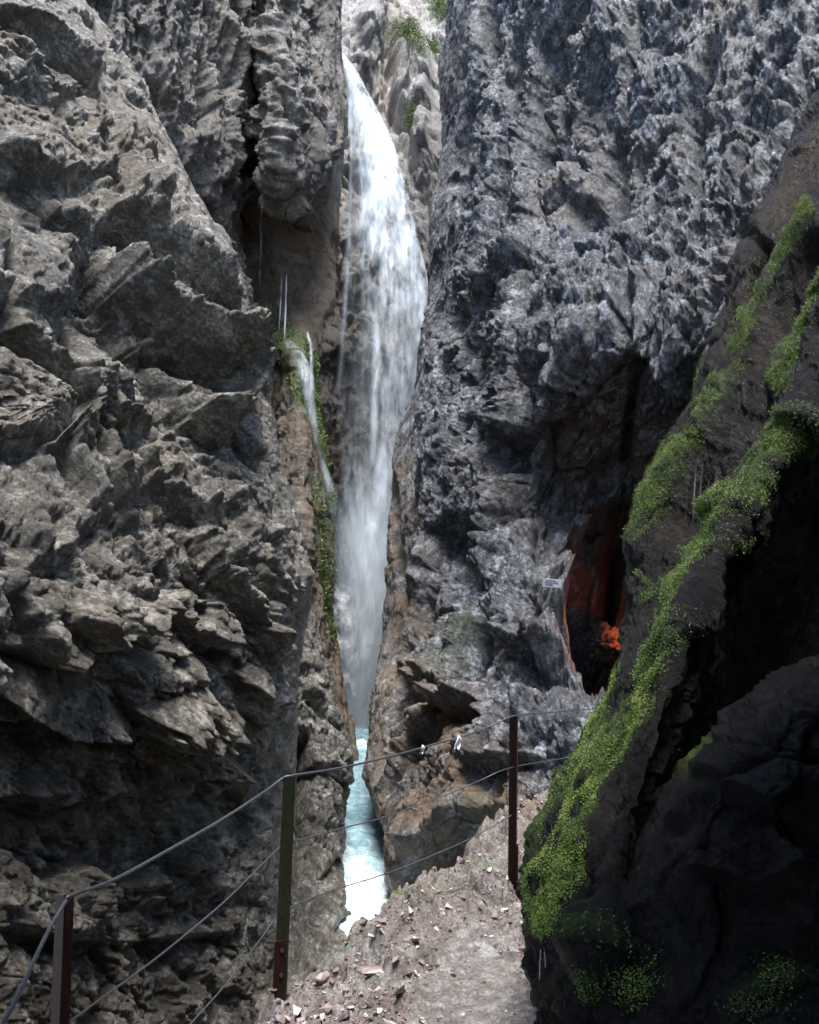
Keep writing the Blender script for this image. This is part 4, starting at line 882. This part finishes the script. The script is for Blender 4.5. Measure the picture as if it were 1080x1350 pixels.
r = np.random.default_rng(5)
for (z_, x0, x1) in ((.27, -.30, .16), (.02, -.38, .30), (-.22, -.36, .05)):       # rows of worn, unreadable lettering
    x = x0
    while x < x1:
        w_ = r.uniform(.03, .055); hh = r.uniform(.07, .10); i = len(V)
        V += [(x*sw, -.010, (z_-hh)*sh_), ((x+w_)*sw, -.010, (z_-hh)*sh_), ((x+w_)*sw, -.010, (z_+hh)*sh_), (x*sw, -.010, (z_+hh)*sh_)]; Fc.append([i, i+1, i+2, i+3]); x += w_*1.35
mesh_of('lettering', V, Fc, m_k, sg)
for sx in (-1, 1): box('bracket', (sx*sw*.4, .09, 0), (.02, .16, .02), mat_bolt, sg)

# ------------------------------------------------------------------ orange lamp deep inside the tunnel
lp = empty('tunnel_lamp', W(833, 832, (surf_at(PE, 812, 842, 14) or 17.0)-.75)); tag(lp, 'small orange lamp lighting the tunnel mouth from within', 'lamp')
m_l, n, l, b = M('orange_lamp_glass'); b.inputs['Base Color'].default_value = (1, .3, .05, 1); b.inputs['Emission Color'].default_value = (1, .22, .03, 1); b.inputs['Emission Strength'].default_value = 4
box('housing', (0, 0, .10), (.16, .16, .05), mat_bolt, lp, .01); box('lens', (0, 0, .03), (.11, .11, .085), m_l, lp, .02)
pl = bpy.data.lights.new('lamp_glow', 'POINT'); pl.energy = 4.5; pl.color = (1, .16, .02); pl.shadow_soft_size = .08
po = bpy.data.objects.new('lamp_glow', pl); C.objects.link(po); po.parent = lp; po.location = (0, -.02, -.10)

def glow_catch_boulder():  # boulder added so the lamp has a near surface to light as a patch
    n_, m_ = 60, 40; th, ph = np.meshgrid(np.linspace(0, 2*math.pi, n_), np.linspace(.02, math.pi-.02, m_)); d = np.stack([np.cos(th)*np.sin(ph), np.sin(th)*np.sin(ph), np.cos(ph)], -1)
    c_ = np.array([lp.location.x-.42, lp.location.y+.35, lp.location.z-.2]); G = c_+d*np.array([.40, .30, .34]); Pf = G.reshape(-1, 3).astype(f32)
    G = G+d*blocky(Pf, np.eye(3, dtype=f32), [(.3, .10), (.12, .04), (.05, .015)], (1, 1, 1.5), 930, .4).reshape(m_, n_)[..., None]
    o = grid_obj('boulder', G, m_, n_, mat_lfar, True); tag(o, 'small boulder added to catch the orange lamp light at the foot of the tunnel mouth', 'boulder')
    if o.data.polygons[0].normal.z < 0: o.data.flip_normals()
glow_catch_boulder()
# ------------------------------------------------------------------ stones on the path
m_st, n, l, b = M('wet_pebble_stone')
tn = attr(n, 'tone'); l.new(ramp(n, l, tn, [(0, (.05, .03, .028)), (.35, (.15, .10, .085)), (.7, (.29, .23, .215)), (1, (.62, .58, .57))]), b.inputs['Base Color'])
b.inputs['Roughness'].default_value = .32; b.inputs['Specular IOR Level'].default_value = .7
co = coords(n, l); bp = n.new('ShaderNodeBump'); bp.inputs['Distance'].default_value = .004; l.new(noise(n, l, co, 60, 5), bp.inputs['Height']); l.new(bp.outputs[0], b.inputs['Normal'])
def stone_shape(r, nf=10):
    """angular chip: convex hull of random points"""
    import bmesh
    bm = bmesh.new()
    for _ in range(nf):
        v = r.normal(0, 1, 3); v /= np.linalg.norm(v); v *= r.uniform(.8, 1.1); bm.verts.new((v[0], v[1]*.75, v[2]*.38))
    bmesh.ops.convex_hull(bm, input=bm.verts); bmesh.ops.triangulate(bm, faces=bm.faces)
    bm.verts.ensure_lookup_table(); bm.verts.index_update()
    loose = [v for v in bm.verts if not v.link_faces]
    bmesh.ops.delete(bm, geom=loose, context='VERTS'); bm.verts.index_update()
    V = np.array([v.co[:] for v in bm.verts]); Fc = np.array([[v.index for v in f.verts] for f in bm.faces]); bm.free(); return V, Fc
r = np.random.default_rng(21); shapes = [stone_shape(r, 9+k % 4) for k in range(14)]
AV, AF, AT = [], [], []; off = 0; cnt = 0
from bisect import bisect
while cnt < 26000:
    y = 3.6+r.random()**1.3*5.5; ex = np.interp(y, [e[1] for e in EDGE], [e[0] for e in EDGE]); x = ex+.02+r.random()*min(2.4, 1.5+.3*(y-3.6))
    fl_ = float(np.interp(y, [2, 4.4, 5.0, 5.6, 6.4], [.1, .28, .34, .46, .7]))
    if abs(x-fl_) < np.interp(y, [4, 5.6], [.36, .2]) and y < 5.8 and r.random() < .93: continue
    sz = min(.055, .0046*math.exp(abs(r.normal(0, .8)))); V, Fc = shapes[r.integers(14)]
    a_ = r.uniform(0, 6.28); ca, sa = math.cos(a_), math.sin(a_); Q = V*sz*np.array([1, r.uniform(.7, 1.1), r.uniform(.8, 1.5)])
    tl_ = r.normal(0, .25, 2); Q = np.stack([Q[:, 0]*ca-Q[:, 1]*sa, Q[:, 0]*sa+Q[:, 1]*ca, Q[:, 2]+Q[:, 0]*tl_[0]+Q[:, 1]*tl_[1]], -1)
    AV.append(Q+np.array([x, y, ground_z(x, y)+sz*.12])); AF.append(Fc+off); off += len(V); AT.append(np.full(len(V), np.clip(r.normal(.42, .24), 0, .9))); cnt += 1
o = raw('gravel', np.concatenate(AV), np.concatenate(AF), m_st, False, {'tone': np.concatenate(AT)})
tag(o, 'reddish grey wet gravel chips strewn over the footpath', 'gravel', None, 'stuff')
def slab(px, py, Y, sx, sy, sz, rz, tone, label, seed):
    r = np.random.default_rng(seed); V, Fc = stone_shape(r, 22)
    ca, sa = math.cos(rz), math.sin(rz); Q = V*np.array([sx, sy/.75, sz/.38]); Q = np.stack([Q[:, 0]*ca-Q[:, 1]*sa, Q[:, 0]*sa+Q[:, 1]*ca, Q[:, 2]], -1)
    p = W(px, py, Y); zz = ground_z(p[0], p[1]); o = raw('stone', Q, Fc, m_st, False, {'tone': np.full(len(V), tone)}); o.location = (p[0], p[1], zz+sz*.35)
    md = o.modifiers.new('bevel', 'BEVEL'); md.width = sz*.12; md.segments = 2; tag(o, label, 'stone', 'loose stones on the footpath')
slab(491, 1262, 5.15, .10, .055, .028, .1, .42, 'flat brown stone lying alone left of the smooth grey path strip', 31)
slab(425, 1283, 4.95, .06, .04, .03, .6, .62, 'pale angular stone near the foot of the middle post', 32)
slab(655, 1338, 4.3, .06, .04, .02, .2, .2, 'dark reddish stone on the grey path strip at the bottom edge', 33)
slab(545, 1240, 5.3, .05, .035, .025, -.4, .55, 'small pink grey stone right of the flat brown one', 34)
slab(610, 1195, 5.9, .06, .05, .035, .9, .85, 'whitish stone in the middle of the path before the far post', 35)
# water dripping from the tip of the mossy rock
m_d, n, l, b = M('dripping_water'); b.inputs['Base Color'].default_value = (.8, .85, .9, 1); b.inputs['Roughness'].default_value = .1; b.inputs['IOR'].default_value = 1.33; b.inputs['Transmission Weight'].default_value = .5
r = np.random.default_rng(3)
for k, (x, y0) in enumerate(((713, 1252), (718, 1255), (724, 1256), (729, 1258), (734, 1262), (745, 1268), (758, 1270))):
    pts = [W(x, y0, 2.85), W(x+r.uniform(-2, 3), y0+40, 2.85), W(x+r.uniform(-3, 8), 1400, 2.85)]
    cable('water_drip', pts, .0013, 'fine water thread dripping off the lower tip of the mossy rock', m_d, 'drips from the rock tip', 'water drip')
